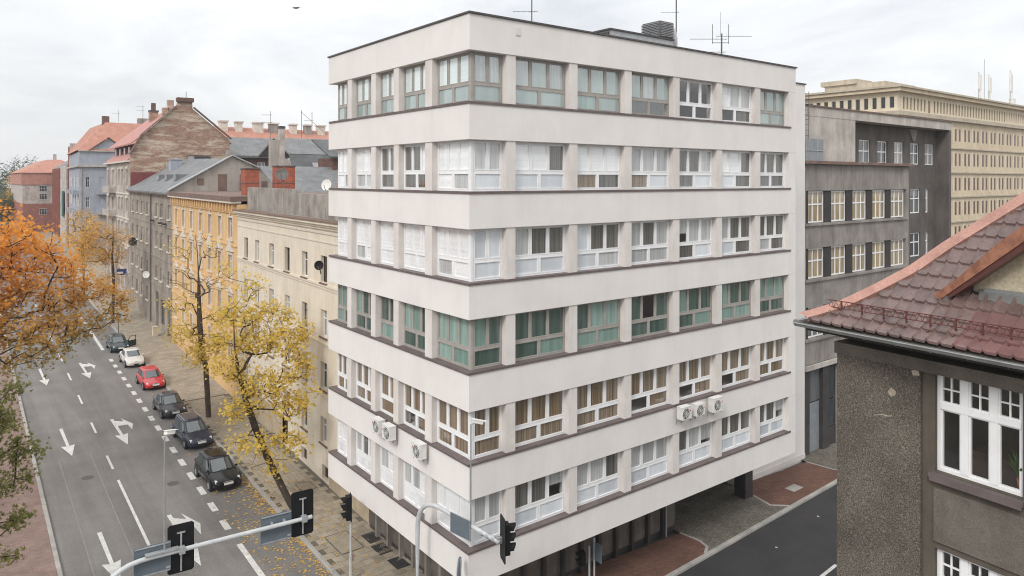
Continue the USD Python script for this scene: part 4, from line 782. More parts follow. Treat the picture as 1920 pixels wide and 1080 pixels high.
for px, py0, py1, Y, arms, lab in ((565, 258, 207, 100, (), 'bare mast with a stay wire on the grey rear roof'), (507, 262, 208, 125, (4.3, 3.0), 'aerial mast rising over the rear roofs beside the pale chimney'), (585, 256, 210, 130, (3.0,), 'thin aerial mast behind the bare stayed mast'),
                                   (222, 228, 207, 190, (1.8,), 'small aerial on the orange tile roof of the bluegrey house'), (268, 232, 198, 192, (4.2, 3.2), 'taller aerial by the chimney of the orange tile roof'), (349, 195, 172, 118, (), 'pair of thin rods on the brick gable chimney')):
    a, b = at(px, py0, Y=Y), at(px, py1, Y=Y); roof_mast(lab, a, b[2] - a[2], [(z, 1.8) for z in arms])
a, b = at(565, 210, Y=100), at(612, 252, Y=100); MB().tube([a, b], .03, 4).build('stay_wire', 'antenna_dark', label='thin stay wire slanting down from the bare roof mast', cat='wire')

# ------------------------------------------------------------------ the dark grey building of the side street
mk('dark_render', (0.135, 0.118, 0.108), (0.088, 0.078, 0.072), scale=0.5, rough=0.95, bump=0.004, bscale=20, streak=(0.72, 0.70, 0.68), lo=0.38, hi=0.66)
mk('grey_render', (0.30, 0.272, 0.25), (0.19, 0.172, 0.158), scale=0.6, rough=0.95, bump=0.004, bscale=20, streak=(0.66, 0.64, 0.62), lo=0.38, hi=0.68)
mk('light_render', (0.50, 0.465, 0.425), (0.35, 0.32, 0.29), scale=0.7, rough=0.95, bump=0.003, bscale=20, streak=(0.70, 0.68, 0.66), lo=0.38, hi=0.7)
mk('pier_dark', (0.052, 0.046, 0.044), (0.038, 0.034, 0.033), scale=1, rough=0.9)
mk('yellow_stone', (0.62, 0.525, 0.385), (0.53, 0.44, 0.32), scale=0.5, rough=0.92, bump=0.003, bscale=15, streak=(0.84, 0.81, 0.78))
mk('yellow_stone_pale', (0.64, 0.56, 0.43), (0.56, 0.48, 0.365), scale=0.8, rough=0.92)
mk('ledge_stone', (0.50, 0.44, 0.345), (0.40, 0.35, 0.275), scale=0.8, rough=0.92, streak=(0.75, 0.73, 0.70))
mk('attic_shade', (0.26, 0.20, 0.12), (0.20, 0.155, 0.095))
mk('rust_pane', (0.20, 0.10, 0.062), (0.13, 0.068, 0.045), scale=3, rough=0.35)
mk('tank_grey', (0.25, 0.265, 0.28), (0.20, 0.212, 0.225), scale=2, rough=0.5)
h = thing('grey_office', 'dark grey rendered modernist building with white framed windows and a roof portal', 'building')
GD = Fr((0, 25.4), (1, 0), (0, -1))
bx = [43.85 + 2.85 * k for k in range(5)]
wrows = [(15.12, 17.25), (11.48, 13.5), (7.62, 9.68)]
holes = [(43.5, a, 57.55, b) for a, b in wrows]
facade(h, GD, (43.3, 58.0, 5.95, 19.0), holes, 'grey_render', .35)
for a, b in wrows:
    for k, x in enumerate(bx):
        w = 2.0 if k < 4 else 2.2; x = x if k < 4 else 55.2
        house_window(h, GD, x, x + w, a + .03, b - .03, 3, (.58,), pane=rng.choice(['warm_pane', 'warm_pane', 'grey_pane', 'warm_pane']), dep=.15, o=.09, b=.09)
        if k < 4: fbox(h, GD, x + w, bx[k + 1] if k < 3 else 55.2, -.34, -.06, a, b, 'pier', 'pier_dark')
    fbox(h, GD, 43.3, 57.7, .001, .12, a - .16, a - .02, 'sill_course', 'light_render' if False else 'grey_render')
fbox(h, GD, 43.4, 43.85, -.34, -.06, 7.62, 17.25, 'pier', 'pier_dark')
q = MB(); q.box(43.3, 58.0, 25.76, 27.4, 0, 19.0); q.build('bay_block', 'dark_render', h)
fbox(h, GD, 43.25, 58.15, -1.9, .28, 19.001, 19.2, 'roof_ledge', 'cornice_brown')
fbox(h, GD, 43.3, 58.0, .001, .16, 5.62, 5.92, 'light_band', 'light_render')
# ground floor: dark shop front
fbox(h, GD, 47.4, 58.0, -.35, 0, 0, 5.6, 'ground_wall', 'grey_render'); fbox(h, GD, 43.3, 44.0, -.35, -.02, 0, 5.6, 'ground_wall', 'dark_stone')
fbox(h, GD, 44.05, 45.5, -.3, -.2, 3.4, 5.5, 'glass_panel', 'grey_pane'); fbox(h, GD, 44.05, 45.5, -.3, -.22, .1, 3.3, 'shutter', 'tank_grey'); fbox(h, GD, 45.5, 46.3, -.35, .05, 0, 5.6, 'ground_pier', 'dark_stone')
for z0, z1 in ((1.4, 3.2), (3.3, 5.4)): house_window(h, GD, 46.35, 47.35, z0, z1, 1, (), 'dark_stone', 'dark_pane', dep=.1)
fbox(h, GD, 46.3, 47.4, -.3, -.1, 0, 1.35, 'shop_plinth', 'dark_stone')
# the portal round the set-back storey
GP = Fr((0, 26.5), (1, 0), (0, -1)); GQ = Fr((0, 27.6), (1, 0), (0, -1))
fbox(h, GP, 43.35, 51.96, -5, 0, 19.201, 22.3, 'portal_block', 'light_render')
GP.poly(MB(), Polygon([(43.35, 22.301), (51.96, 22.301), (68.55, 22.26), (68.55, 22.95), (43.35, 22.95)]), -1.5, .02).build('portal_slab', 'light_render', h)
fbox(h, GP, 43.3, 68.6, -5, .10, 22.951, 23.05, 'roof_edge', 'cornice_brown')
fbox(h, GP, 68.15, 68.55, -1.5, 0, 0, 22.25, 'portal_fin', 'dark_render')
pw = [(54.65, 56.43), (57.58, 59.25), (60.4, 62.05), (63.24, 64.9), (66.0, 67.75)]
ho = [(a, 19.25, b, 21.05) for a, b in pw] + [(63.24, 15.15, 65.15, 17.2), (66.1, 15.15, 66.75, 17.2), (63.24, 11.5, 65.15, 13.5), (66.1, 11.5, 66.75, 13.5), (63.24, 7.7, 65.15, 9.7), (66.1, 7.7, 66.75, 9.7)]
facade(h, GQ, (51.96, 68.14, 0, 22.24), ho, 'dark_render', .3)
q = MB(); q.box(51.9, 68.5, 27.95, 40, 0, 22.94); q.build('rear_block', 'dark_render', h)
q = MB(); q.box(43.4, 51.9, 27.45, 40, 0, 19.19); q.build('rear_block', 'dark_render', h)
for a, z0, b, z1 in ho: house_window(h, GQ, a, b, z0, z1, 2 if b - a > 1 else 1, (.52 if z0 > 19 else .6,), pane=rng.choice(['dark_pane', 'curtain_pane', 'grey_pane']), dep=.1, o=.09, b=.09)
GQ.poly(MB(), Polygon([(62.9, 22.2), (64.4, 22.2), (63.9, 21.2), (63.5, 21.2)]), 0.001, .12).build('plaster_relief', 'grey_render', h)
t = thing('terrace_tank', 'blue grey ribbed box on the terrace of the grey building', 'tank')
MB().box(43.6, 46.5, 25.9, 26.45, 19.205, 20.7).build('box', 'tank_grey', t)
for x in (44.3, 45.0, 45.7): MB().box(x, x + .05, 25.88, 25.899, 19.25, 20.68).build('rib', 'grey_metal', t)
MB().box(43.58, 46.52, 25.86, 25.885, 19.9, 19.95).build('rib', 'grey_metal', t)
t = thing('roof_ladder', 'thin dark wall ladder on the pale block above the terrace box', 'ladder'); q = MB()
for x in (45.0, 45.5): q.tube([(x, 26.38, 20.3), (x, 26.38, 23.9)], .025, 5)
q.build('rail', 'antenna_dark', t)
for z in np.arange(20.6, 23.8, .35): MB().tube([(45.0, 26.38, z), (45.5, 26.38, z)], .018, 4).build('rung', 'antenna_dark', t)

# ------------------------------------------------------------------ the long yellow building behind
h = thing('yellow_office', 'huge yellow stone office building with rows of paired windows behind the grey one', 'building')
CX, CYY = 99.4, 45.0
GC = Fr((CX, CYY), (1, 0), (0, -1)); GE = Fr((CX, CYY), (0, 1), (-1, 0))
q = MB(); q.box(CX + .36, 205, CYY + .36, 75, 0, 29.9); q.build('core', 'rust_pane', h)
yr = [(23.68, 25.5), (20.0, 21.88), (16.35, 18.25), (12.7, 14.65), (9.0, 11.0), (5.4, 7.4)]
prs = [18.25 + 3.42 * k for k in range(-5, 17)]
holes = [(u + o_, a, u + o_ + .72, b) for u in prs for o_ in (0, 1.42) for a, b in yr]
facade(h, GC, (0, 80, 0, 26.6), holes, 'yellow_stone', .35)
GE.poly(MB(), sbox(0.36, 0, 30, 26.6), -.35, 0).build('wall', 'yellow_stone', h)
for u in prs:
    for a, b in yr[:5]:
        if 14 < u < 47:
            for o_ in (0, 1.42):
                w = fbox(h, GC, u + o_, u + o_ + .72, -.12, -.03, a, b, 'window', 'rust_pane'); fbox(w, GC, u + o_ + .04, u + o_ + .33, -.029, -.02, a + .05, b - .05, 'pane', 'brown_glass'); fbox(w, GC, u + o_ + .39, u + o_ + .68, -.029, -.02, a + .05, b - .05, 'pane', 'brown_glass')
    if 14 < u < 47:
        for a, b in yr[:5]: fbox(h, GC, u - .62, u - .30, .001, .06, a - .35, b + .35, 'pilaster', 'yellow_stone_pale')
for z in (22.5, 18.9, 15.3, 11.6, 8.0): fbox(h, GC, 0, 80, .001, .22, z, z + .20, 'ledge', 'ledge_stone'); fbox(h, GC, 0, 80, .001, .08, z + .20, z + .62, 'apron', 'yellow_stone')
for fr, n in ((GC, 80), (GE, 30)): fbox(h, fr, -.5 if fr is GC else 0.0, n, .001, .5, 26.6, 27.15, 'attic_ledge', 'ledge_stone')
ah = [(1.6 + 1.06 * k, 27.5, 2.1 + 1.06 * k, 29.15) for k in range(7)] + [(11.1 + 1.06 * k, 27.5, 11.62 + 1.06 * k, 29.15) for k in range(40)]
facade(h, GC, (0, 80, 27.15, 29.75), ah, 'yellow_stone_pale', .35)
eh = [(.44 + 1.155 * k, 27.6, 1.03 + 1.155 * k, 29.1) for k in range(13)]
facade(h, GE, (0.36, 30, 27.15, 29.75), eh, 'yellow_stone_pale', .35)
for a, c, b, d in eh: fbox(h, GE, a, b, -.24, -.18, c, d, 'attic_window', 'dark_pane')
for a, c, b, d in ah[:33]: fbox(h, GC, a, b, -.34, -.06, c, d, 'attic_panel', 'attic_shade')
fbox(h, GC, 9.3, 9.8, .001, .05, 27.4, 29.1, 'attic_door', 'rust_pane'); fbox(h, GC, 8.6, 10.4, .05, .35, 27.15, 29.75, 'attic_projection', 'yellow_stone') if False else None
q = MB(); q.box(CX - .7, 205, CYY - .7, 76, 29.76, 30.25); q.build('cornice', 'yellow_stone', h); q = MB(); q.box(CX - .95, 205, CYY - .95, 76, 30.251, 30.5); q.build('cornice_edge', 'ledge_stone', h)
MB().box(104.5, 114, 49, 58, 30.5, 32.0).build('roof_room', 'ledge_stone', h); MB().box(104.2, 109, 53, 58.5, 32.0, 32.7).build('roof_room', 'ledge_stone', h)
for px, yb, yt, lab, kind in ((1835, 184, 135, 'white panel antenna on the left of the group on the yellow roof', 1), (1845.5, 187, 111, 'tall thin whip antenna between the white panels on the yellow roof', 0), (1854, 190, 140, 'white panel antenna right of the tall whip on the yellow roof', 1), (1894, 196, 132, 'separate white antenna mast at the right end of the yellow roof', 2)):
    a, b = at(px, yb, Y=47.5), at(px, yt, Y=47.5); t = thing('cell_antenna', lab, 'antenna', group='antennas on the yellow roof')
    MB().tube([(a[0], 47.5, 30.5), (a[0], 47.5, b[2])], .07 if kind else .05, 6).build('mast', 'grey_metal', t)
    if kind:
        for s_, z0, z1 in ((-.3, .45, .95), (.3, .4, .9), (0, .05 if kind == 1 else .3, .45 if kind == 1 else .8)):
            H_ = b[2] - 30.5; MB().box(a[0] + s_ - .13, a[0] + s_ + .13, 47.2, 47.38, 30.5 + H_ * z0, 30.5 + H_ * z1).build('panel', 'appliance_white', t)
    if kind == 2: MB().box(a[0] + .3, a[0] + 1.5, 47.1, 47.9, 30.5, 32.3).build('cabinet', 'appliance_white', t)

# ------------------------------------------------------------------ the old house in the right foreground
N = {'g': ('geometry', {}), 'n': ('noise_texture', {'scale': 38, 'detail': 3, 'roughness': 0.6}), 'n2': ('noise_texture', {'scale': 0.7, 'detail': 6, 'roughness': 0.65}), 'r': ('rgb_ramp', {'ramp': [(0.34, (0.072, 0.064, 0.057)), (0.52, (0.150, 0.133, 0.115)), (0.68, (0.265, 0.238, 0.205))]}),
     'r2': ('rgb_ramp', {'ramp': [(0.32, (0.66, 0.64, 0.62)), (0.68, (1.12, 1.1, 1.05))]}), 'x': ('mix', {'mix_type': 'multiply', 'fac': 1.0}), 'b': ('bump', {'strength': 1.0, 'distance': 0.035}), 'p': ('principled_bsdf', {'roughness': 0.95, 'specular_ior_level': 0.15})}
L['pebble_dash'] = usdkit.material(stage, '/World/Looks/pebble_dash', N, [('g.position', 'n.vector'), ('g.position', 'n2.vector'), ('n.fac', 'r.fac'), ('n2.fac', 'r2.fac'), ('r.color', 'x.color1'), ('r2.color', 'x.color2'), ('x.color', 'p.base_color'), ('n.fac', 'b.height'), ('b.normal', 'p.normal')], surface='p.BSDF')
mk('fine_render', (0.175, 0.152, 0.126), (0.115, 0.10, 0.084), scale=1.3, rough=0.95, bump=0.006, bscale=45, streak=(0.72, 0.70, 0.68), speck=(50, 0.75, 1.15))
mk('smooth_render', (0.125, 0.105, 0.083), (0.085, 0.072, 0.058), scale=1.3, rough=0.95, bump=0.004, bscale=30, streak=(0.7, 0.68, 0.66))
mk('roof_tile', (0.165, 0.108, 0.096), (0.108, 0.072, 0.065), scale=2.5, rough=0.40, spec=0.45, vary=0.16, speck=(25, 0.85, 1.1), coat=0.15)
mk('roof_tile_red', (0.185, 0.098, 0.092), (0.135, 0.072, 0.068), scale=2.5, rough=0.36, spec=0.5, vary=0.14, coat=0.2)
mk('hip_cap', (0.42, 0.235, 0.185), (0.33, 0.175, 0.14), scale=2.2, rough=0.55, speck=(20, 0.88, 1.08))
mk('orange_cap', (0.31, 0.14, 0.085), (0.19, 0.08, 0.05), scale=5, rough=0.7, lo=.4, hi=.62)
mk('barge_red', (0.105, 0.036, 0.028), (0.07, 0.026, 0.022), scale=3, rough=0.4, spec=0.5)
mk('guard_red', (0.13, 0.04, 0.032), (0.09, 0.03, 0.026), scale=6, rough=0.5)
mk('zinc', (0.33, 0.335, 0.33), (0.25, 0.255, 0.25), scale=2, rough=0.4, metal=0.55, streak=(0.75, 0.75, 0.74))
mk('soffit_dark', (0.06, 0.05, 0.042), (0.04, 0.034, 0.03), scale=2, rough=0.9)
mk('cream_wall', (0.52, 0.45, 0.33), (0.42, 0.36, 0.26), scale=1.2, rough=0.95, bump=.003, bscale=30, speck=(16, 0.8, 1.05))
hw = thing('old_house', 'old pebble dashed house with brown tile roof in the right foreground', 'house')
ag = math.radians(4.3); HO = np.array([14.7, 7.86]); HU = np.array([-math.sin(ag), -math.cos(ag)]); HN = np.array([-math.cos(ag), math.sin(ag)])
H = Fr(HO, HU, HN)
DH = 9.0                                                      # the house is this deep
holes = []
for zb in (12.53, 9.24, 5.95, 2.66):
    holes.append((1.95, zb, 3.40, zb + 1.85))
Wp = sbox(1.72, 0, 9.0, 14.36).difference(unary_union([sbox(a, c, b, d) for a, c, b, d in holes]))
H.poly(MB(), Wp, -.35, -.03).build('wall', 'smooth_render', hw)
H.poly(MB(), sbox(0, 0, 1.715, 14.36), -.35, .03).build('corner_pier', 'pebble_dash', hw)
H.poly(MB(), sbox(-.04, 14.361, 9.0, 14.6), -.35, .07).build('frieze', 'fine_render', hw)
q = MB(); H.box(q, 0.001, 9, -DH, -3.2, 0, 14.9); H.box(q, 0.001, 1.5, -3.2, -.351, 0, 14.9); H.box(q, 4.6, 9, -3.2, -.351, 0, 14.9); q.build('rear_block', 'pebble_dash', hw)
for z0_, z1_ in ((0, 2.2), (4.75, 5.5), (8.05, 8.8), (11.35, 12.1), (14.5, 14.9)): fbox(hw, H, 1.5, 4.6, -3.2, -.351, z0_, z1_, 'floor', 'interior_dark')
for z0_, z1_ in ((8.8, 11.35), (12.1, 14.5)): q = MB(); H.box(q, 1.501, 4.599, -3.199, -3.15, z0_, z1_); H.box(q, 1.501, 1.53, -3.15, -.36, z0_, z1_); H.box(q, 4.57, 4.599, -3.15, -.36, z0_, z1_); q.build('room_wall', 'interior_dark', hw); fbox(hw, H, 2.2, 3.9, -1.9, -.9, z0_, z0_ + .72, 'table', 'wood_door')
for a, zb, b, zt in holes:
    fbox(hw, H, a, b + .1, -.029, .02, zb - 1.30, zb - .30, 'render_panel', 'fine_render'); fbox(hw, H, a - .06, b + .05, -.12, .10, zb - .10, zb - .02, 'window_sill', 'sill_metal'); fbox(hw, H, a - .04, b + .03, .08, .101, zb - .16, zb - .10, 'sill_lip', 'sill_metal')
    mb = MB(); d0, d1 = -.20, -.12; zt_ = zb + 1.17; o = .06; n = 3; mu = .125; w = (b - a - 2 * o - 2 * mu) / 3
    H.box(mb, a, a + o, d0, d1, zb, zt); H.box(mb, b - o, b, d0, d1, zb, zt); H.box(mb, a + o, b - o, d0, d1, zb, zb + o); H.box(mb, a + o, b - o, d0, d1, zt - o * .6, zt); H.box(mb, a + o, b - o, d0, d1 + .02, zt_, zt_ + .11)
    win = None; panes = []
    for k in range(3):
        x0 = a + o + k * (w + mu); x1 = x0 + w
        if k: H.box(mb, x0 - mu, x0, d0, d1 + .01, zb + o, zt_); H.box(mb, x0 - mu, x0, d0, d1 + .01, zt_ + .11, zt - o * .6)
        for za, zc in ((zb + o, zt_), (zt_ + .11, zt - o * .6)):
            s_ = .032; H.box(mb, x0, x0 + s_, d0 + .01, d1 - .012, za, zc); H.box(mb, x1 - s_, x1, d0 + .01, d1 - .012, za, zc); H.box(mb, x0 + s_, x1 - s_, d0 + .01, d1 - .012, za, za + s_); H.box(mb, x0 + s_, x1 - s_, d0 + .01, d1 - .012, zc - s_, zc)
            if za > zt_:
                xm, zm = (x0 + x1) / 2, (za + zc) / 2; H.box(mb, xm - .013, xm + .013, d0 + .02, d1 - .02, za + s_, zc - s_); H.box(mb, x0 + s_, xm - .013, d0 + .022, d1 - .022, zm - .013, zm + .013); H.box(mb, xm + .013, x1 - s_, d0 + .022, d1 - .022, zm - .013, zm + .013)
                panes += [(x0 + s_, xm - .013, za + s_, zm - .013), (xm + .013, x1 - s_, za + s_, zm - .013), (x0 + s_, xm - .013, zm + .013, zc - s_), (xm + .013, x1 - s_, zm + .013, zc - s_)]
            else: panes.append((x0 + s_, x1 - s_, za + s_, zc - s_))
    win = mb.build('window', 'white_frame', hw)
    for x0, x1, za, zc in panes: H.quad(MB(), x0, x1, -.165, za, zc).build('pane', 'clear_glass', win)
rb_ = np.random.default_rng(4)
def blot(u, z, ru, rz_, n=14): return Polygon([(u + ru * math.cos(a) * rb_.uniform(.6, 1.1), z + rz_ * math.sin(a) * rb_.uniform(.6, 1.1)) for a in np.linspace(0, 2 * np.pi, n + 1)[:-1]])
mk('bare_mortar', (0.42, 0.36, 0.28), (0.26, 0.22, 0.17), scale=9, rough=0.95, bump=.004, bscale=60, lo=.4, hi=.6)
H.poly(MB(), blot(1.17, 13.82, .075, .10), .031, .036).build('plaster_patch', 'bare_mortar', hw)
H.poly(MB(), LineString([(.82, 13.28), (.98, 13.33), (1.12, 13.33), (1.16, 13.36)]).buffer(.012), .031, .035).build('scratch', 'bare_mortar', hw)
H.poly(MB(), blot(1.62, 14.30, .09, .07), .031, .036).build('plaster_patch', 'bare_mortar', hw)
# roof: a bell-cast hip; off = distance outwards from the wall
RO = [0.72, 0.45, 0.15, -0.30, -0.77, -1.20, -2.20, -4.5]; RZ = [15.04, 15.17, 15.33, 15.68, 16.08, 16.56, 17.55, 19.85]
rz = lambda o: float(np.interp(-o, [-x for x in RO], RZ))
hip = lambda o: 0.30 - o                                       # u of the hip at distance o
roofm = MB()
for i in range(len(RO) - 1):
    a, b = RO[i], RO[i + 1]
    roofm.quad(H.p(hip(a), a, RZ[i] - .05), H.p(9.5, a, RZ[i] - .05), H.p(9.5, b, RZ[i + 1] - .05), H.p(hip(b), b, RZ[i + 1] - .05))
    # the hip's other face, towards the side street
    roofm.quad(H.p(hip(a), a, RZ[i] - .05), H.p(hip(b), b, RZ[i + 1] - .05), H.p(hip(b), -DH - b, RZ[i + 1] - .05), H.p(hip(a), -DH - a, RZ[i] - .05))
roofm.build('roof_boarding', 'soffit_dark', hw)
soff = MB(); soff.add([H.p(-.36, .70, 14.93), H.p(9.5, .70, 14.93), H.p(9.5, -.3, 14.62), H.p(-.02, -.3, 14.62), H.p(-.36, -DH, 14.93), H.p(-.02, -DH, 14.62)], [[0, 1, 2, 3], [0, 3, 5, 4]]); soff.build('soffit', 'soffit_dark', hw)
# tiles: S-shaped pans laid in courses
ORD = np.array(RO); SL = np.concatenate([[0], np.cumsum(np.hypot(np.diff(RO), np.diff(RZ)))])
off_at = lambda s: float(np.interp(s, SL, RO)); z_at = lambda s: float(np.interp(s, SL, RZ))
TW, TL = 0.232, 0.36; ntile = 0; extra = MB()
dormer_left = lambda o: 1.92 + max(0.0, (-0.27 - o)) * 1.05     # where the dormer's roof meets the tiles
for row in range(14):
    s0, s1 = row * TL - .02, (row + 1) * TL + .03
    o0, o1, za, zb_ = off_at(max(s0, 0)), off_at(s1), z_at(max(s0, 0)), z_at(s1)
    for c in range(0, 22):
        u0 = -.42 + TW * c + (TW * .0)
        um = u0 + TW / 2; om = off_at((s0 + s1) / 2)
        if um < hip(om) + .04 or u0 > 4.4: continue
        zred = um > 2.62 and row < 3
        if om < -.58 and um > dormer_left(om): continue
        v = []; nu = 9
        for (oo, zz, lift) in ((o0, za, .060), (o0 - .01, za, .012), (o1, zb_, .004)):
            for k in range(nu):
                t_ = k / (nu - 1); prof = .048 * math.exp(-((t_ - .14) / .10) ** 2) + .006 * math.sin(t_ * math.pi)
                uu = max(u0 + TW * t_ * 1.0, hip(oo) + .06); v.append(H.p(uu, oo, zz + lift + prof))
        f = [[j * nu + k, j * nu + k + 1, (j + 1) * nu + k + 1, (j + 1) * nu + k] for j in (0,) for k in range(nu - 1)] + [[k, k + 1, 2 * nu + k + 1, 2 * nu + k] for k in range(nu - 1)]
        MB().add(v, f).build('roof_tile', 'roof_tile_red' if zred else 'roof_tile', hw, smooth=50); ntile += 1
# hip cap
q = MB(); w_ = .20
for i in range(len(RO) - 1):
    for sgn in (0, 1):
        a, b = RO[i], RO[i + 1]; z = .115
        P0, P1 = H.p(hip(a) - .0, a, RZ[i] + z + .05), H.p(hip(b), b, RZ[i + 1] + z + .05)
        if sgn == 0: q.quad(P0, H.p(hip(a) + w_, a, RZ[i] + z - .02), H.p(hip(b) + w_, b, RZ[i + 1] + z - .02), P1)
        else: q.quad(P0, P1, H.p(hip(b), b - w_, RZ[i + 1] + z - .02), H.p(hip(a), a - w_, RZ[i] + z - .02))
        q.quad(H.p(hip(a) + w_, a, RZ[i] + z - .02), H.p(hip(a) + w_ - .005, a, RZ[i] + .0), H.p(hip(b) + w_ - .005, b, RZ[i + 1]), H.p(hip(b) + w_, b, RZ[i + 1] + z - .02))
q.build('hip_cap', 'hip_cap', hw)
# gutter: half round with brackets
gp_ = [(.075 * math.cos(a), .075 * math.sin(a)) for a in np.linspace(math.pi, 2 * math.pi, 9)]
def gutter(p0, p1, out):
    p0, p1, out = np.array(p0), np.array(p1), np.array(out); v = []
    for p in (p0, p1):
        for x, y in gp_: v.append(p + out * x + np.array([0, 0, y]))
        for x, y in gp_: v.append(p + out * x * .9 + np.array([0, 0, y * .9]))
    f = [[k, k + 1, 18 + k + 1, 18 + k] for k in range(8)] + [[9 + k + 1, 9 + k, 27 + k, 27 + k + 1] for k in range(8)] + [[0, 18, 27, 9], [8, 17, 35, 26]]
    f += [[k, 9 + k, 9 + k + 1, k + 1] for k in range(8)]
    return MB().add(v, f)
g_ = gutter(H.p(-.46, .78, 15.0), H.p(9.5, .78, 15.0), np.array([*HN, 0])).build('gutter', 'zinc', hw, smooth=40)
q = MB(); q.tube([H.p(-.46, .86, 15.005), H.p(9.5, .86, 15.005)], .016, 6); q.build('gutter_bead', 'zinc', hw)
for k in range(9):
    u = -.2 + .62 * k; q = MB(); q.tube([H.p(u, .78 + x * 1.04, 15.0 + y * 1.06) for x, y in gp_] , .009, 4); q.build('gutter_bracket', 'zinc', hw)
q = MB(); q.tube([H.p(-.46, .78, 15.0), H.p(-.46, -3, 15.0)], .07, 8); q.build('side_gutter', 'zinc', hw)
fbox(hw, H, -.3, 9.5, .62, .66, 14.86, 15.02, 'fascia', 'soffit_dark')
# snow guard
gs = thing('snow_guard', 'low dark red lattice snow guard along the tile roof eaves', 'snow guard')
og, zg = .33, rz(.33) + .10
q = MB(); q.tube([H.p(-.02 + .0, og, zg + .17), H.p(5.2, og, zg + .17)], .011, 5); q.tube([H.p(-.02, og, zg + .03), H.p(5.2, og, zg + .03)], .011, 5); q.build('rail', 'guard_red', gs)
for k in range(46):
    u = .0 + .112 * k; MB().tube([H.p(u, og, zg + .03), H.p(u + .056, og, zg + .17), H.p(u + .112, og, zg + .03)], .0065, 4, False).build('lattice_bar', 'guard_red', gs)
for k in range(10):
    u = .27 + .44 * k; q = MB(); q.obox(H.p(u, og + .12, rz(og + .12) + .02), H.u * .03, H.n * -.16 + np.array([0, 0, .10]), np.array([0, 0, .03])); q.obox(H.p(u, og - .01, zg - .04), H.u * .03, H.n * .02, np.array([0, 0, .22])); q.build('foot', 'guard_red', gs)
# the gabled dormer: wall, apron, verge
fbox(hw, H, 2.55, 9.0, -1.2, -.62, 15.4, 15.86, 'dormer_base', 'cream_wall')
H.poly(MB(), Polygon([(2.35, 15.87), (9, 15.87), (9, 19.0), (5.6, 19.0), (2.35, 16.15)]), -1.2, -.62).build('dormer_wall', 'cream_wall', hw)
q = MB(); q.obox(H.p(2.55, -.615, 15.86), H.u * 6.4, H.n * .05, np.array([0, 0, .13])); q.build('dormer_flashing', 'zinc', hw)
q = MB(); q.quad(H.p(2.45, -.61, 15.96), H.p(2.62, -.20, rz(-.20) + .03), H.p(9, -.20, rz(-.20) + .03), H.p(9, -.61, 15.96)); q.build('apron', 'zinc', hw)
A0, A1 = np.array([1.93, -.24, 15.72]), np.array([5.6, .02, 18.72])
P = lambda t, du, dd, dz: H.p(A0[0] + (A1[0] - A0[0]) * t + du, A0[1] + (A1[1] - A0[1]) * t + dd, A0[2] + (A1[2] - A0[2]) * t + dz)
q = MB(); q.add([P(0, 0, 0, 0), P(1, 0, 0, 0.1), P(1, -.05, 0, .32), P(.30, -.07, 0, .26), P(.10, -.02, 0, .17), P(0, -.12, 0, .06), P(0, 0, -.05, 0), P(1, 0, -.05, .1), P(1, -.05, -.05, .32), P(.30, -.07, -.05, .26), P(.10, -.02, -.05, .17), P(0, -.12, -.05, .06)],
          [[0, 1, 2, 3], [0, 3, 4, 5], [6, 9, 8, 7], [6, 11, 10, 9], [5, 4, 10, 11], [4, 3, 9, 10], [3, 2, 8, 9]]); q.build('verge_cap', 'orange_cap', hw)
q = MB(); q.add([P(.02, .10, -.02, -.01), P(1, .10, -.02, .0), P(1, .02, -.02, .12), P(.02, .02, -.02, .045), P(.02, .10, -.30, -.01), P(1, .10, -.30, 0), P(1, .02, -.30, .12), P(.02, .02, -.30, .045)], [[0, 1, 2, 3], [4, 7, 6, 5], [0, 4, 5, 1], [3, 2, 6, 7], [0, 3, 7, 4]]); q.build('barge_board', 'barge_red', hw)
q = MB(); q.add([P(.0, .04, -.30, .01), P(1, .04, -.30, .01), P(1, .04, -1.4, .01), P(.0, .04, -1.4, .01), P(.0, .0, -.30, .16), P(1, .0, -.30, .3), P(1, .0, -2.4, .3), P(.0, .0, -1.0, .16)], [[0, 1, 2, 3], [4, 7, 6, 5], [0, 3, 7, 4], [0, 4, 5, 1]]); q.build('dormer_roof', 'barge_red', hw)
t = thing('potted_plant', 'leafy green plant standing inside the right light of the old house window', 'plant')
pb = H.p(3.27, -.30, 12.61); MB().tube([pb, pb + [0, 0, .16]], [.05, .07], 10).build('pot', 'brick_chimney', t)
q = MB(); rp = random.Random(2)
for k in range(26):
    d = np.array([rp.uniform(-.6, .6), rp.uniform(-.6, .6), rp.uniform(.5, 1.2)]); d /= np.linalg.norm(d); b_ = pb + [0, 0, .15]; tip = b_ + d * rp.uniform(.25, .5); s_ = np.cross(d, [0, 0, 1.0]); s_ /= np.linalg.norm(s_) + 1e-9; m_ = (b_ + tip) / 2 + [0, 0, .04]
    q.add([b_, m_ + s_ * .03, tip, m_ - s_ * .03], [[0, 1, 2, 3]])
leaf('plant_leaf', [(0, (0.05, 0.12, 0.03)), (1, (0.10, 0.20, 0.05))]); q.build('leaves', 'plant_leaf', t)

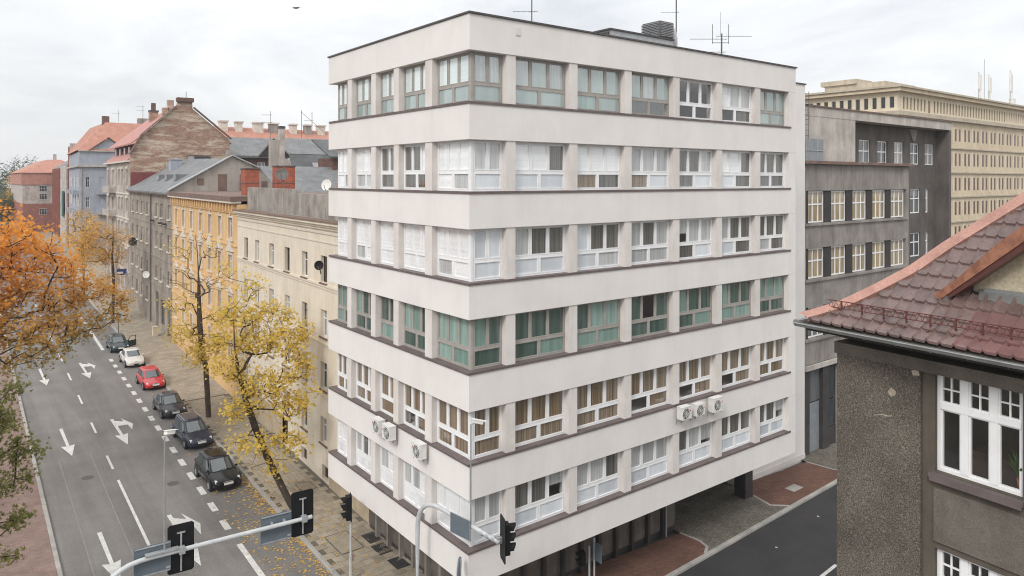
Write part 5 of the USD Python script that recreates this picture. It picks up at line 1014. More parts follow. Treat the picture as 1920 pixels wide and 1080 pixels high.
# ------------------------------------------------------------------ cars
paint('car_black', (0.006, 0.006, 0.0065), 0.10, 0, 0.18, 0.2); paint('car_navy', (0.022, 0.027, 0.042), 0.12, 0, 0.2, 0.2); paint('car_charcoal', (0.035, 0.033, 0.036), 0.14, 0.1, 0.2, 0.2); paint('car_red', (0.42, 0.012, 0.018), 0.25); paint('car_cream', (0.56, 0.53, 0.49), 0.28); paint('car_teal', (0.020, 0.030, 0.034), 0.12, 0, 0.2, 0.2)
L['car_glass'] = usdkit.material(stage, '/World/Looks/car_glass', {'p': ('principled_bsdf', {'base_color': (0.015, 0.022, 0.022), 'roughness': 0.03, 'ior': 2.1})}, surface='p.BSDF'); paint('headlamp', (0.55, 0.56, 0.57), 0.08, 0.1, 1.0); paint('alloy', (0.42, 0.42, 0.43), 0.35, 0.7, 0.2)
mk('plate_white', (0.72, 0.72, 0.70), (0.66, 0.66, 0.64), scale=8, rough=0.5)
mk('trim_black', (0.018, 0.018, 0.019), (0.026, 0.026, 0.027), scale=5, rough=0.55)
paint('tail_red', (0.25, 0.01, 0.012), 0.15)
def car(name, label, x, y, rot, col, Lc=4.2, W=1.72, Hc=1.45, kind='hatch', rails=False, open_door=False, silver=False):
    """A parked car facing -y: lofted body, separate greenhouse, glass, wheels, lamps, grille, plate and mirrors."""
    t = thing(name, label, 'car', (x, y, 0.0), rot, 'cars parked along the kerb')
    hb, wb = Lc / 2, W / 2
    nose, boot = -hb, hb
    wheel_f, wheel_r, wr = -hb + Lc * .195, hb - Lc * .19, .31
    # lower body: profile heights along the length (t from nose 0 to tail 1)
    pt = [0, .03, .08, .16, .26, .30, .5, .72, .80, .90, .965, 1.0]
    tail = {'hatch': [.93, .95, .96, .93, .84, .70], 'estate': [.93, .96, .97, .96, .88, .72], 'sedan': [.92, .94, .97, .98, .92, .70]}[kind]
    zt = [.52, .63, .70, .775, .865, .905] + tail
    zb = [.30, .24, .20, .19, .18, .18, .18, .18, .18, .20, .24, .34]
    wt = [.62, .80, .90, .97, 1, 1, 1, 1, .99, .965, .92, .78]
    ts = np.concatenate([np.linspace(0, .1, 8), np.linspace(.13, .9, 26), np.linspace(.92, 1, 7)])
    sm = lambda a: np.interp(ts, pt, a)
    ring = [(0, 0), (.80, 0), (.93, .06), (.985, .22), (1.0, .42), (1.0, .60), (.985, .74), (.955, .86), (.90, .95), (.72, 1.0), (.4, 1.02), (0, 1.03)]
    v = []
    for T, a, b, w in zip(ts, sm(zt), sm(zb), sm(wt)):
        half = [(wb * w * p, b + (a - b) * q) for p, q in ring]
        for px, pz in half + [(-p, q) for p, q in half[-2:0:-1]]: v.append((px, nose + Lc * T, pz))
    n = 2 * len(ring) - 2; m_ = len(ts); f = [[i * n + j, i * n + (j + 1) % n, (i + 1) * n + (j + 1) % n, (i + 1) * n + j] for i in range(m_ - 1) for j in range(n)]
    q = MB().add(v, f)
    for i in (0, m_ - 1): q.add(v[i * n:(i + 1) * n] + [tuple(np.mean(v[i * n:(i + 1) * n], axis=0))], [[j, (j + 1) % n, n] for j in range(n)])
    bd = q.build('body', col, t, smooth=48)
    # greenhouse levels
    f0, f1 = nose + Lc * .25, nose + Lc * .455
    r0, r1 = {'hatch': (hb - .10, hb - .52), 'estate': (hb - .08, hb - .38), 'sedan': (hb - .62, hb - 1.12)}[kind]
    z0, z1 = .88, Hc
    lev = np.array([0, .25, .5, .75, .93, 1.0])
    def shell(l, ang, grow=0.0):
        yf, yr = f0 + (f1 - f0) * l ** 0.95, r0 + (r1 - r0) * l ** 1.15; hw_ = wb * (.925 - .20 * l) + grow; yc, ha = (yf + yr) / 2, (yr - yf) / 2 + grow
        c, s = math.cos(ang), math.sin(ang); e = 2 / 5.5
        return np.array([hw_ * np.sign(c) * abs(c) ** e, yc + ha * np.sign(s) * abs(s) ** e, z0 + (z1 - .05 - z0) * l])
    A = np.linspace(0, 2 * np.pi, 49)[:-1]
    v = [shell(l, a) for l in lev for a in A]; k = len(A); f = [[i * k + j, i * k + (j + 1) % k, (i + 1) * k + (j + 1) % k, (i + 1) * k + j] for i in range(len(lev) - 1) for j in range(k)]
    topc = np.array([0, (f1 + r1) / 2, z1]); last = np.array(v[-k:]); inner = topc + (last - topc) * [.72, .72, 0.25]
    v = v + list(inner) + [topc + [0, 0, .008]]; b0 = len(lev) - 1
    f += [[b0 * k + j, b0 * k + (j + 1) % k, (b0 + 1) * k + (j + 1) % k, (b0 + 1) * k + j] for j in range(k)]
    q = MB().add(v, f); q.add(list(inner) + [topc + [0, 0, .008]], [[j, (j + 1) % k, k] for j in range(k)]); q.build('cabin', col, t, smooth=50)
    def at_y(l, yv, side):     # point of the shell's side at a length position
        yf, yr = f0 + (f1 - f0) * l ** .95, r0 + (r1 - r0) * l ** 1.15; yc, ha = (yf + yr) / 2, (yr - yf) / 2; s = np.clip((yv - yc) / ha, -.995, .995); hw_ = wb * (.925 - .20 * l)
        return np.array([side * (hw_ * (1 - abs(s) ** 5.5) ** (1 / 5.5) + .007), yv, z0 + (z1 - .05 - z0) * l])
    def at_x(l, xr, end):
        yf, yr = f0 + (f1 - f0) * l ** .95, r0 + (r1 - r0) * l ** 1.15; yc, ha = (yf + yr) / 2, (yr - yf) / 2; hw_ = wb * (.925 - .20 * l)
        return np.array([hw_ * xr, yc + end * (ha * (1 - abs(xr) ** 5.5) ** (1 / 5.5) + .009), z0 + (z1 - .05 - z0) * l])
    def patch(name, g, mat='car_glass'):
        g = np.array(g); a, b = g.shape[:2]; MB().add(g.reshape(-1, 3), [[i * b + j, i * b + j + 1, (i + 1) * b + j + 1, (i + 1) * b + j] for i in range(a - 1) for j in range(b - 1)]).build(name, mat, t, smooth=True)
    LV = np.linspace(.06, .90, 6)
    patch('windscreen', [[at_x(l, xr, -1) for xr in np.linspace(-.86, .86, 11)] for l in LV])
    patch('rear_window', [[at_x(l, xr, 1) for xr in np.linspace(-.84, .84, 11)] for l in np.linspace(.15, .88, 5)])
    for side in (-1, 1):
        yB = nose + Lc * .60
        LS = np.linspace(.08, .86, 5)
        fr_ = lambda l: f0 + (f1 - f0) * l ** .95 + .20; bk_ = lambda l: r0 + (r1 - r0) * l ** 1.15 - .18
        patch('side_window', [[at_y(l, fr_(l) + (yB - .04 - fr_(l)) * s_, side) for s_ in np.linspace(0, 1, 6)] for l in LS])
        patch('side_window', [[at_y(l, yB + .04 + (bk_(l) - yB - .04) * s_, side) for s_ in np.linspace(0, 1, 6)] for l in LS])
        q = MB(); pm = at_y(.05, fr_(.0) + .05, side) + np.array([side * .10, -.02, .05]); q.mesh(trimesh.creation.icosphere(2, 1.0).apply_transform(np.diag([.10, .055, .07, 1])).apply_translation(pm)); q.build('mirror', col if not silver else 'trim_black', t, smooth=True)
        MB().box(side * wb * 1.002 - .006, side * wb * 1.002 + .006, nose + Lc * .25, hb - Lc * .26, .36, .40).build('side_strip', 'trim_black', t)
        q = MB()
        for ys in (nose + Lc * .30, yB, nose + Lc * .79):
            if ys < hb - .9: q.tube([(side * wb * .988, ys, .30), (side * (wb * 1.0 + .002), ys, .45), (side * (wb * 1.0 + .002), ys, .62), (side * wb * .975, ys, .84)], .007, 4, False)
        q.build('door_seam', 'trim_black', t, kind='stuff')
        for ys in (yB - .16, nose + Lc * .79 - .14): MB().box(side * wb * .985 - .012, side * wb * .985 + .012, ys - .09, ys + .05, .735, .765).build('door_handle', 'trim_black', t)
        for yw in (wheel_f, wheel_r):
            cy = trimesh.creation.annulus(r_min=wr * .97, r_max=wr + .05, height=.024, sections=26).apply_transform(trimesh.transformations.rotation_matrix(math.pi / 2, [0, 1, 0])).apply_translation([side * (wb * .992), yw, wr + .02])
            MB().mesh(cy).build('wheel_arch', 'trim_black', t)
            prof = [(wr * .62, -.10), (wr * .9, -.105), (wr * .985, -.08), (wr, -.03), (wr, .03), (wr * .985, .08), (wr * .9, .105), (wr * .62, .10)]
            RV = trimesh.creation.revolve(np.array(prof), sections=22); RV.apply_transform(trimesh.transformations.rotation_matrix(math.pi / 2, [0, 1, 0])); RV.apply_translation([side * (wb - .075), yw, wr])
            tw = MB().mesh(RV).build('wheel', 'black_rubber', t, smooth=40)
            rm = MB(); c0 = np.array([side * (wb + .036), yw, wr]); ang = np.linspace(0, 2 * np.pi, 21)[:-1]
            rm.add([c0 - [side * .02, 0, 0] + [0, wr * .63 * math.cos(a), wr * .63 * math.sin(a)] for a in ang] + [c0 - [side * .045, 0, 0]], [[i, (i + 1) % 20, 20] for i in range(20)])
            for k5 in range(5):
                a = k5 * 2 * np.pi / 5; dv = np.array([0, math.cos(a), math.sin(a)]); sv = np.array([0, -math.sin(a), math.cos(a)]); rm.obox(c0 + dv * .03 - sv * .028 - [side * .02, 0, 0], dv * wr * .56, sv * .056, [side * .018, 0, 0])
            rm.build('rim', 'alloy', tw)
    # face of the car
    fy = lambda xr, z: nose + Lc * np.interp(z, [.30, .52, .63, .70], [0.0, 0.0, .03, .08]) + .20 * abs(xr) ** 2.2 * .8
    for side in (-1, 1):
        g = [[(side * wb * xr * 1.0, fy(xr, z) - .012 + (xr - .45) * .10, z + (xr - .45) * .10) for xr in np.linspace(.42, .80, 6)] for z in np.linspace(.535, .665, 4)]
        patch('headlight', g, 'headlamp')
        g = [[(side * wb * xr, fy(xr, z) - .012 + (xr - .45) * .06, z) for xr in np.linspace(.52, .72, 4)] for z in np.linspace(.34, .40, 3)]
        patch('fog_lamp', g, 'headlamp' if kind != 'sedan' else 'trim_black')
        patch('tail_light', [[(side * wb * xr, hb - Lc * np.interp(z, [.7, .95], [.004, .05]) + .008 - (xr - .5) * .10, z) for xr in np.linspace(.62, .88, 4)] for z in np.linspace(.68, .86, 4)], 'tail_red')
    patch('grille', [[(wb * xr, fy(xr, z) - .012, z) for xr in np.linspace(-.38, .38, 7)] for z in np.linspace(.535, .63, 3)], 'trim_black')
    patch('grille_bar', [[(wb * xr, fy(xr, z) - .020, z) for xr in np.linspace(-.38, .38, 7)] for z in np.linspace(.575, .595, 2)], 'alloy')
    patch('lower_grille', [[(wb * xr, fy(xr, z) - .008, z) for xr in np.linspace(-.62, .62, 9)] for z in np.linspace(.30, .42, 3)], 'trim_black')
    MB().box(-.26, .26, nose - .03, nose - .018, .44, .555).build('number_plate', 'plate_white', t)
    q = MB(); 
    for xx in (-.28, .12): q.tube([(xx, f0 + .03, z0 + .03), (xx + .42, f0 + .10, z0 + .08)], .008, 4)
    q.build('wiper', 'trim_black', t)
    if rails:
        for side in (-1, 1): MB().tube([at_y(1.0, f1 + .30, side) - [side * .08, 0, -.02], at_y(1.0, f1 + .4, side) - [side * .08, 0, -.08], at_y(1.0, r1 - .3, side) - [side * .08, 0, -.08], at_y(1.0, r1 - .2, side) - [side * .08, 0, -.02]], .018, 6).build('roof_rail', 'alloy', t)
    if open_door:
        hp_ = np.array([wb - .02, nose + Lc * .33, 0]); d = np.array([.86, .5, 0]); nn_ = np.array([d[1], -d[0], 0]) * .05
        q = MB(); q.obox(hp_ + [0, 0, .28], d * .98, nn_, [0, 0, .62]); dd = q.build('open_door', col, t)
        q = MB(); q.obox(hp_ + d * .05 + [0, 0, .90], d * .05, nn_ * .8, [0, 0, .2]); q.obox(hp_ + d * .9 + [0, 0, .90], d * .06, nn_ * .8, [0, 0, .44]); q.obox(hp_ + d * .22 + [0, 0, 1.30], d * .72, nn_ * .8, [0, 0, .05]); q.obox(hp_ + d * .05 + [0, 0, 1.08], d * .20 , nn_ * .8, [0, 0, .03]); q.tube([hp_ + d * .07 + nn_ * .5 + [0, 0, 1.08], hp_ + d * .25 + nn_ * .5 + [0, 0, 1.33]], .03, 5); q.build('door_frame', col, dd)
        q = MB(); q.add([hp_ + d * .1 + nn_ * .5 + [0, 0, .9], hp_ + d * .92 + nn_ * .5 + [0, 0, .9], hp_ + d * .92 + nn_ * .5 + [0, 0, 1.3], hp_ + d * .26 + nn_ * .5 + [0, 0, 1.3]], [[0, 1, 2, 3]]); q.build('side_window', 'clear_glass', dd)
    return t
car('parked_car', 'glossy black hatchback, nearest car of the parked row, leaves on the roof', 12.42, 44.95, .015, 'car_black', 4.25, 1.75, 1.47, 'hatch')
car('parked_car', 'dark navy estate car with roof rails behind the nearest black hatchback', 12.93, 52.85, .02, 'car_navy', 4.6, 1.74, 1.47, 'estate', rails=True)
car('parked_car', 'charcoal grey saloon car between the navy estate and the red car', 13.08, 60.3, .0, 'car_charcoal', 4.3, 1.70, 1.41, 'sedan')
car('parked_car', 'bright red hatchback parked behind the charcoal saloon', 13.47, 69.05, .01, 'car_red', 4.1, 1.72, 1.44, 'hatch')
car('parked_car', 'cream white saloon car parked behind the red hatchback', 13.62, 78.3, .0, 'car_cream', 4.35, 1.70, 1.40, 'sedan')
car('parked_car', 'dark teal hatchback with its passenger door open over the pavement', 13.55, 85.7, .0, 'car_teal', 4.2, 1.72, 1.45, 'hatch', open_door=True)

# ------------------------------------------------------------------ traffic lights and masts
def signal_head(t, c, face, back=True, plate=(0.78, 1.55), n=3, r=0.15):
    """Three lamps in a black case on a back board; face is the direction the lamps look."""
    f = np.array([*face, 0.0]) / np.linalg.norm(face); s = np.array([-f[1], f[0], 0]); z = np.array([0, 0, 1.0]); c = np.array(c, float); Hh = n * (2 * r + .04)
    q = MB(); q.obox(c - s * (r + .03) - f * .02 - z * Hh / 2, s * (2 * r + .06), f * .2, z * Hh); hd = q.build('lamp_case', 'signal_black', t)
    if back:
        w, h = plate; b = .06; P = [(-w / 2 + b, -h / 2), (w / 2 - b, -h / 2), (w / 2, -h / 2 + b), (w / 2, h / 2 - b), (w / 2 - b, h / 2), (-w / 2 + b, h / 2), (-w / 2, h / 2 - b), (-w / 2, -h / 2 + b)]
        v = [c + s * x + z * y + f * d for d in (-.05, -.022) for x, y in P]; q = MB(); q.add(v, [[k, (k + 1) % 8, 8 + (k + 1) % 8, 8 + k] for k in range(8)]); 
        for o in (0, 8): q.add(v[o:o + 8] + [c + f * (-.05 if o == 0 else -.022)], [[k, (k + 1) % 8, 8] for k in range(8)])
        q.build('back_board', 'signal_black', t)
    for k in range(n):
        cc = c + z * ((n - 1) / 2 - k) * (2 * r + .04) + f * .18
        ang = np.linspace(0, 2 * np.pi, 17)[:-1]; q = MB(); q.add([cc + s * r * .85 * math.cos(a) + z * r * .85 * math.sin(a) + f * .004 for a in ang] + [cc + f * .05], [[i, (i + 1) % 16, 16] for i in range(16)]); q.build('lens', ['lens_red', 'lens_amber', 'lens_green'][k], hd)
        ang = np.linspace(-.35, math.pi + .35, 12); q = MB(); v = [cc + s * r * math.cos(a) + z * r * math.sin(a) + f * (d * (1.0 if d == 0 else (.6 + .4 * max(0, math.sin(a))))) for d in (0, .24) for a in ang]; q.add(v, [[i, i + 1, 12 + i + 1, 12 + i] for i in range(11)]); q.build('visor', 'signal_black', hd)
paint('lens_red', (0.10, 0.012, 0.01), 0.2); paint('lens_amber', (0.16, 0.08, 0.01), 0.2); paint('lens_green', (0.01, 0.08, 0.05), 0.2)
def bow(p0, corner, p1, r, n=10):
    p0, c, p1 = (np.array(x, float) for x in (p0, corner, p1)); a = (p0 - c) / np.linalg.norm(p0 - c); b = (p1 - c) / np.linalg.norm(p1 - c)
    A, B = c + a * r, c + b * r
    return [p0] + [A * (1 - t) ** 2 + 2 * c * t * (1 - t) + B * t ** 2 for t in np.linspace(0, 1, n)] + [p1]
ZL = 6.2; kz = (18 - ZL) / 11.0
sc = lambda x, y: np.array([x * kz, y * kz, ZL])
t = thing('traffic_mast', 'grey cantilever traffic mast reaching from the left edge over the road', 'traffic light mast')
e1 = sc(9.20, 22.61); e0 = sc(3.1, 23.05) + [0, 0.05, 0]; ps = (e0[0] - .0, e0[1] + .02, 0.12)
arm = bow(ps, (ps[0], ps[1], ZL), e1, 1.5)
MB().tube(arm[:-1] + [arm[-1]], np.linspace(.105, .07, len(arm)), 14).build('arm', 'mast_grey', t, smooth=50)
MB().mesh(trimesh.creation.cylinder(radius=.2, height=.04, sections=16).apply_translation((ps[0], ps[1], .14))).build('base_plate', 'mast_grey', t)
al = np.array([e1[0] - e0[0], e1[1] - e0[1], 0]); al /= np.linalg.norm(al); fo = np.array([-al[1], al[0], 0]);  fo = fo if fo[1] > 0 else -fo
def on_arm(px): # the arm's point seen at pixel column px
    d = ray(px, 1000); u = np.array([d[0], d[1]]); M = np.array([[u[0], -al[0]], [u[1], -al[1]]]); s_ = np.linalg.solve(M, e0[:2]); return e0 + al * s_[1]
for px, dz, lab in ((341, -.02, 'black traffic light seen from behind near the middle of the left mast arm'), (570, .12, 'black traffic light seen from behind at the tip of the left mast arm')):
    c = on_arm(px); g = thing('traffic_light', lab, 'traffic light'); cc = c + fo * .24 + [0, 0, dz]
    signal_head(g, cc, fo[:2])
    q = MB(); q.tube([cc - fo * .10 + [0, 0, .52], cc - fo * .10 - [0, 0, .70]], .028, 6); q.obox(cc - fo * .12 + [0, 0, .50] - al * .12, al * .24, fo * .06, [0, 0, .03]); q.obox(c - al * .09 - fo * .1 - [0, 0, .1], al * .18, fo * .2, [0, 0, .2]); q.build('bracket', 'galvanised', g)
for px0, px1, dz0, dz1, lab in ((252, 322, -.62, .32, 'dark grey sign board seen from behind, left of the middle signal'), (491, 549, -.62, .34, 'dark grey sign board seen from behind, left of the tip signal')):
    a, b = on_arm(px0), on_arm(px1); g = thing('sign_board', lab, 'sign'); q = MB(); q.obox(a + fo * .16 + [0, 0, dz0], b - a, fo * .02, [0, 0, dz1 - dz0]); q.build('board', 'board_back', g)
    q = MB(); L_ = b - a
    for z_ in (dz0 + .02, dz1 - .06): q.obox(a + fo * .13 + L_ * .02 + [0, 0, z_], L_ * .96, fo * .028, [0, 0, .035])
    for s_ in (.3, .7): q.obox(a + L_ * s_ + fo * .04 - [0, 0, .10], L_ / np.linalg.norm(L_) * .08, fo * .12, [0, 0, .2])
    q.obox(a + L_ * .86 + fo * .12 + [0, 0, dz0 + .1], L_ * .12, fo * .03, [0, 0, .06]); q.build('bracket', 'galvanised', g)
def camera_mast(lab, foot, top, dirv):
    g = thing('camera_mast', lab, 'camera mast', group='traffic detection cameras'); foot, top = np.array(foot), np.array(top)
    MB().tube([foot, top], [.030, .024], 8).build('pole', 'pole_grey', g); d = np.array([*dirv, -.25]); d /= np.linalg.norm(d); s_ = np.cross(d, [0, 0, 1]); s_ /= np.linalg.norm(s_)
    MB().tube([top, top + [dirv[0] * .2, dirv[1] * .2, .05]], .03, 6).build('bracket', 'mast_grey', g)
    o = top + np.array([dirv[0], dirv[1], 0]) * .12 + [0, 0, .10]; u_ = np.cross(s_, d); q = MB(); q.obox(o - s_ * .06 - u_ * .05 - d * .08, s_ * .12, u_ * .11, d * .40); cm = q.build('camera', 'appliance_white', g)
    q = MB(); q.obox(o - s_ * .075 + u_ * .065 - d * .12, s_ * .15, u_ * .012, d * .56); q.build('sun_shield', 'appliance_white', cm)
    q = MB(); q.obox(o - s_ * .045 - u_ * .035 + d * .321, s_ * .09, u_ * .08, d * .006); q.build('lens', 'signal_black', cm)
    return g
f1_ = on_arm(308.5); zt1 = 18 + ray(308, 820)[2] / np.hypot(*ray(308, 820)[:2]) * np.hypot(f1_[0], f1_[1])
g = camera_mast('thin camera pole standing on the left mast arm above the road', f1_ + [0, 0, .1], (f1_[0], f1_[1], zt1), (.75, .65))
q = MB(); q.obox(f1_ - al * .55 - fo * .09 + [0, 0, .08], al * .95, fo * .18, [0, 0, .05]); q.build('saddle', 'galvanised', g)
# right-hand mast at the pavement corner
ZR = 5.7; b0 = np.array([13.95, 24.0]); tip = at(934, 1014, Z=ZR); dr = tip[:2] - b0; dr /= np.linalg.norm(dr)
t = thing('traffic_mast', 'grey bowed traffic mast standing at the office corner', 'traffic light mast')
arm = bow((b0[0], b0[1], .12), (b0[0], b0[1], ZR + .25), (*tip[:2], ZR - .02), 1.35)
MB().tube(arm, np.linspace(.095, .075, len(arm)), 14).build('arm', 'mast_grey', t, smooth=50)
q = MB(); ax = np.array([*dr, 0])
for s_ in (.25, .55, .85): q.tube([tip - ax * s_ + [0, 0, .0], tip - ax * (s_ - .12)], .10, 10)
q.build('clamp', 'galvanised', t)
MB().mesh(trimesh.creation.icosphere(2, .085).apply_translation(tip)).build('end_cap', 'mast_grey', t)
fr2 = np.array([.93, -.36]); g = thing('traffic_light', 'black traffic light seen edge on at the tip of the right mast arm', 'traffic light'); hc = at(938, 1003, D=1.0); hc = np.array([tip[0] + .17, tip[1] - .10, ZR + .06])
signal_head(g, hc, fr2, plate=(.62, 1.5), r=.15); q = MB(); q.obox(tip + [-.06, -.06, -.1], [.2, 0, 0], [0, .12, 0], [0, 0, .2]); q.build('bracket', 'galvanised', g)
ca = at(878, 990, Z=ZR); cb = at(906, 1000, Z=ZR); g = thing('sign_board', 'small grey street name board on the right mast arm', 'sign')
side_n = np.array([-dr[1], dr[0], 0]); pa = np.array([*(b0 + dr * 2.0), ZR]); q = MB(); q.obox(pa + side_n * -.12 - [0, 0, .42], np.array([*dr, 0]) * 1.05, side_n * .02, [0, 0, .72]); q.build('board', 'board_back', g)
q = MB(); 
for z_ in (-.425, .285): q.obox(pa + side_n * -.125 + [0, 0, z_], np.array([*dr, 0]) * 1.05, side_n * .03, [0, 0, .02])
for u_ in (0, 1.03): q.obox(pa + side_n * -.125 + np.array([*dr, 0]) * u_ - [0, 0, .405], np.array([*dr, 0]) * .02, side_n * .03, [0, 0, .69])
q.build('rim', 'galvanised', g)
fm = np.array([*(b0 + dr * 2.95), ZR]); zt2 = 18 + ray(911, 795)[2] / np.hypot(*ray(911, 795)[:2]) * np.hypot(fm[0], fm[1])
camera_mast('thin camera pole on the right mast arm in front of the office corner', fm, (fm[0], fm[1], zt2), (.90, -.43))
# signal on a post at the kerb
t = thing('signal_post', 'grey post carrying a black traffic light on the slab pavement', 'traffic light'); bp = np.array([13.9, 29.75])
MB().tube([(bp[0], bp[1], .12), (bp[0], bp[1], 3.2)], .055, 8).build('post', 'mast_grey', t); MB().tube([(bp[0], bp[1], .12), (bp[0], bp[1], 1.3)], .075, 8).build('sleeve', 'mast_grey', t)
MB().box(bp[0] + .06, bp[0] + .14, bp[1] - .05, bp[1] + .05, 1.05, 1.3).build('push_button', 'red_mark' if False else 'hip_cap', t)
hz = at(646, 975, D=1.0); signal_head(t, (bp[0] - .05, bp[1] - .02, 3.45), (-.93, .25), back=True, plate=(.4, 1.2), r=.15)
t = thing('signal_post', 'post with small black signal and square sign seen from behind at the side street kerb', 'traffic light'); bp = np.array([21.9, 22.9])
MB().tube([(bp[0], bp[1], .12), (bp[0], bp[1], 2.0)], .045, 8).build('post', 'mast_grey', t); signal_head(t, (bp[0] - .25, bp[1] + .05, 1.55), (-.8, .4), back=False, n=2, r=.12)
MB().tube([(bp[0] + .25, bp[1] - .05, .12), (bp[0] + .25, bp[1] - .05, 2.3)], .04, 8).build('sign_post', 'mast_grey', t); MB().box(bp[0] + .24, bp[0] + .27, bp[1] - .5, bp[1] + .15, 1.35, 2.15).build('sign_plate', 'board_back', t)
t = thing('round_sign', 'round topped grey sign seen edge on below the office corner', 'sign'); sp = at(860, 1062, D=1.0); spp = np.array([13.95, 21.7]); d_ = ray(861, 1065); k_ = np.hypot(*spp) / np.hypot(d_[0], d_[1]); c = CAMP + d_ * k_
MB().tube([(c[0] + .05, c[1], .12), (c[0] + .05, c[1], c[2] + .3)], .035, 6).build('post', 'mast_grey', t)
q = MB(); cy = trimesh.creation.cylinder(radius=.36, height=.05, sections=24).apply_transform(trimesh.transformations.rotation_matrix(math.pi / 2, [0, 1, 0])).apply_transform(trimesh.transformations.rotation_matrix(math.radians(-44), [0, 0, 1])).apply_translation(c); q.mesh(cy).build('disc', 'board_back', t)
t = thing('post_sign', 'thin dark sign post by the left kerb under the orange tree', 'post'); p = at(58, 690, Z=.12); MB().tube([p, p + [0, 0, 2.6]], .05, 6).build('post', 'antenna_dark', t); MB().box(p[0] - .3, p[0] + .3, p[1] - .02, p[1] + .02, 2.2, 2.8).build('plate', 'board_back', t)
p = at(222, 625, Z=.12)
t = thing('post_sign', 'thin sign post on the pavement beside the farthest parked car', 'post'); MB().tube([p, p + [0, 0, 2.4]], .05, 6).build('post', 'antenna_dark', t); MB().box(p[0] - .25, p[0] + .25, p[1] - .02, p[1] + .02, 1.9, 2.4).build('plate', 'board_back', t)
# yellow mail box by the tenement door
p = FF.p(89.8, 1.1, .12); t = thing('litter_bin', 'small yellow bin beside the dark doorway of the grey tenement', 'bin'); MB().box(p[0] - .25, p[0] + .25, p[1] - .25, p[1] + .25, .12, 1.1).build('bin', 'hip_cap' if False else 'yellow_stone', t); MB().box(p[0] - .28, p[0] + .28, p[1] - .28, p[1] + .28, 1.101, 1.2).build('lid', 'yellow_stone', t)
# bird
bp = at(555, 15, D=70); t = thing('bird', 'dark bird gliding in the pale sky above the roofs', 'bird'); r_ = right0
q = MB(); q.mesh(trimesh.creation.icosphere(2, 1).apply_transform(np.diag([.28, .09, .08, 1])).apply_transform(trimesh.transformations.rotation_matrix(math.radians(-38), [0, 0, 1])).apply_translation(bp)); q.build('body', 'signal_black', t, smooth=True)
for s_ in (-1, 1):
    q = MB(); a = bp + [0, 0, .03]; b = bp + r_ * s_ * .32 + fwd * .12 + [0, 0, .12]; c = bp + r_ * s_ * .62 + fwd * .02 + [0, 0, .06 if s_ > 0 else .10]; w = fwd * .16
    q.add([a - w * .5, a + w * .6, b + w * .7, b - w * .5, c, c - w * .2], [[0, 1, 2, 3], [3, 2, 4, 5]]); q.add([a - w * .5 + [0, 0, .015], a + w * .6 + [0, 0, .015], b + w * .7 + [0, 0, .012], b - w * .5 + [0, 0, .012]], [[0, 3, 2, 1]]); q.build('wing', 'signal_black', t)
q = MB(); q.add([bp + r_ * -.2, bp + r_ * -.48 + fwd * .1, bp + r_ * -.50 - fwd * .06 - [0, 0, .02]], [[0, 1, 2]]); q.build('tail', 'signal_black', t)

# ------------------------------------------------------------------ trees
mk('bark_dark', (0.055, 0.043, 0.034), (0.032, 0.026, 0.021), scale=4, rough=0.95, bump=0.01, bscale=18)
mk('bark_brown', (0.085, 0.062, 0.045), (0.05, 0.038, 0.029), scale=4, rough=0.95, bump=0.01, bscale=18)
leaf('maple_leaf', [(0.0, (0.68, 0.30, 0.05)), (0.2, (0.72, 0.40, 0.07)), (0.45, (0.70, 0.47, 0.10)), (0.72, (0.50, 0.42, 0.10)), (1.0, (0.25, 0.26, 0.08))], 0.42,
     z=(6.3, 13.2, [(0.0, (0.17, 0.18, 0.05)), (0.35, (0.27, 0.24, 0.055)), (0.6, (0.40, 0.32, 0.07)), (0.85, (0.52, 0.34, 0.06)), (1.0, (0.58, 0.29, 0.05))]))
leaf('yellow_leaf', [(0.0, (0.62, 0.45, 0.09)), (0.3, (0.70, 0.57, 0.16)), (0.6, (0.56, 0.49, 0.14)), (0.82, (0.36, 0.35, 0.10)), (1.0, (0.30, 0.19, 0.06))], 0.4)
leaf('ochre_leaf', [(0.0, (0.62, 0.36, 0.08)), (0.4, (0.66, 0.44, 0.12)), (0.8, (0.50, 0.36, 0.12)), (1.0, (0.34, 0.22, 0.09))], 0.38)
leaf('green_leaf', [(0.0, (0.045, 0.07, 0.03)), (0.6, (0.07, 0.095, 0.04)), (1.0, (0.11, 0.12, 0.05))], 0.25)
leaf('fallen_leaf', [(0.0, (0.50, 0.31, 0.08)), (0.4, (0.42, 0.23, 0.06)), (0.7, (0.32, 0.18, 0.06)), (1.0, (0.19, 0.11, 0.05))], 0.1)
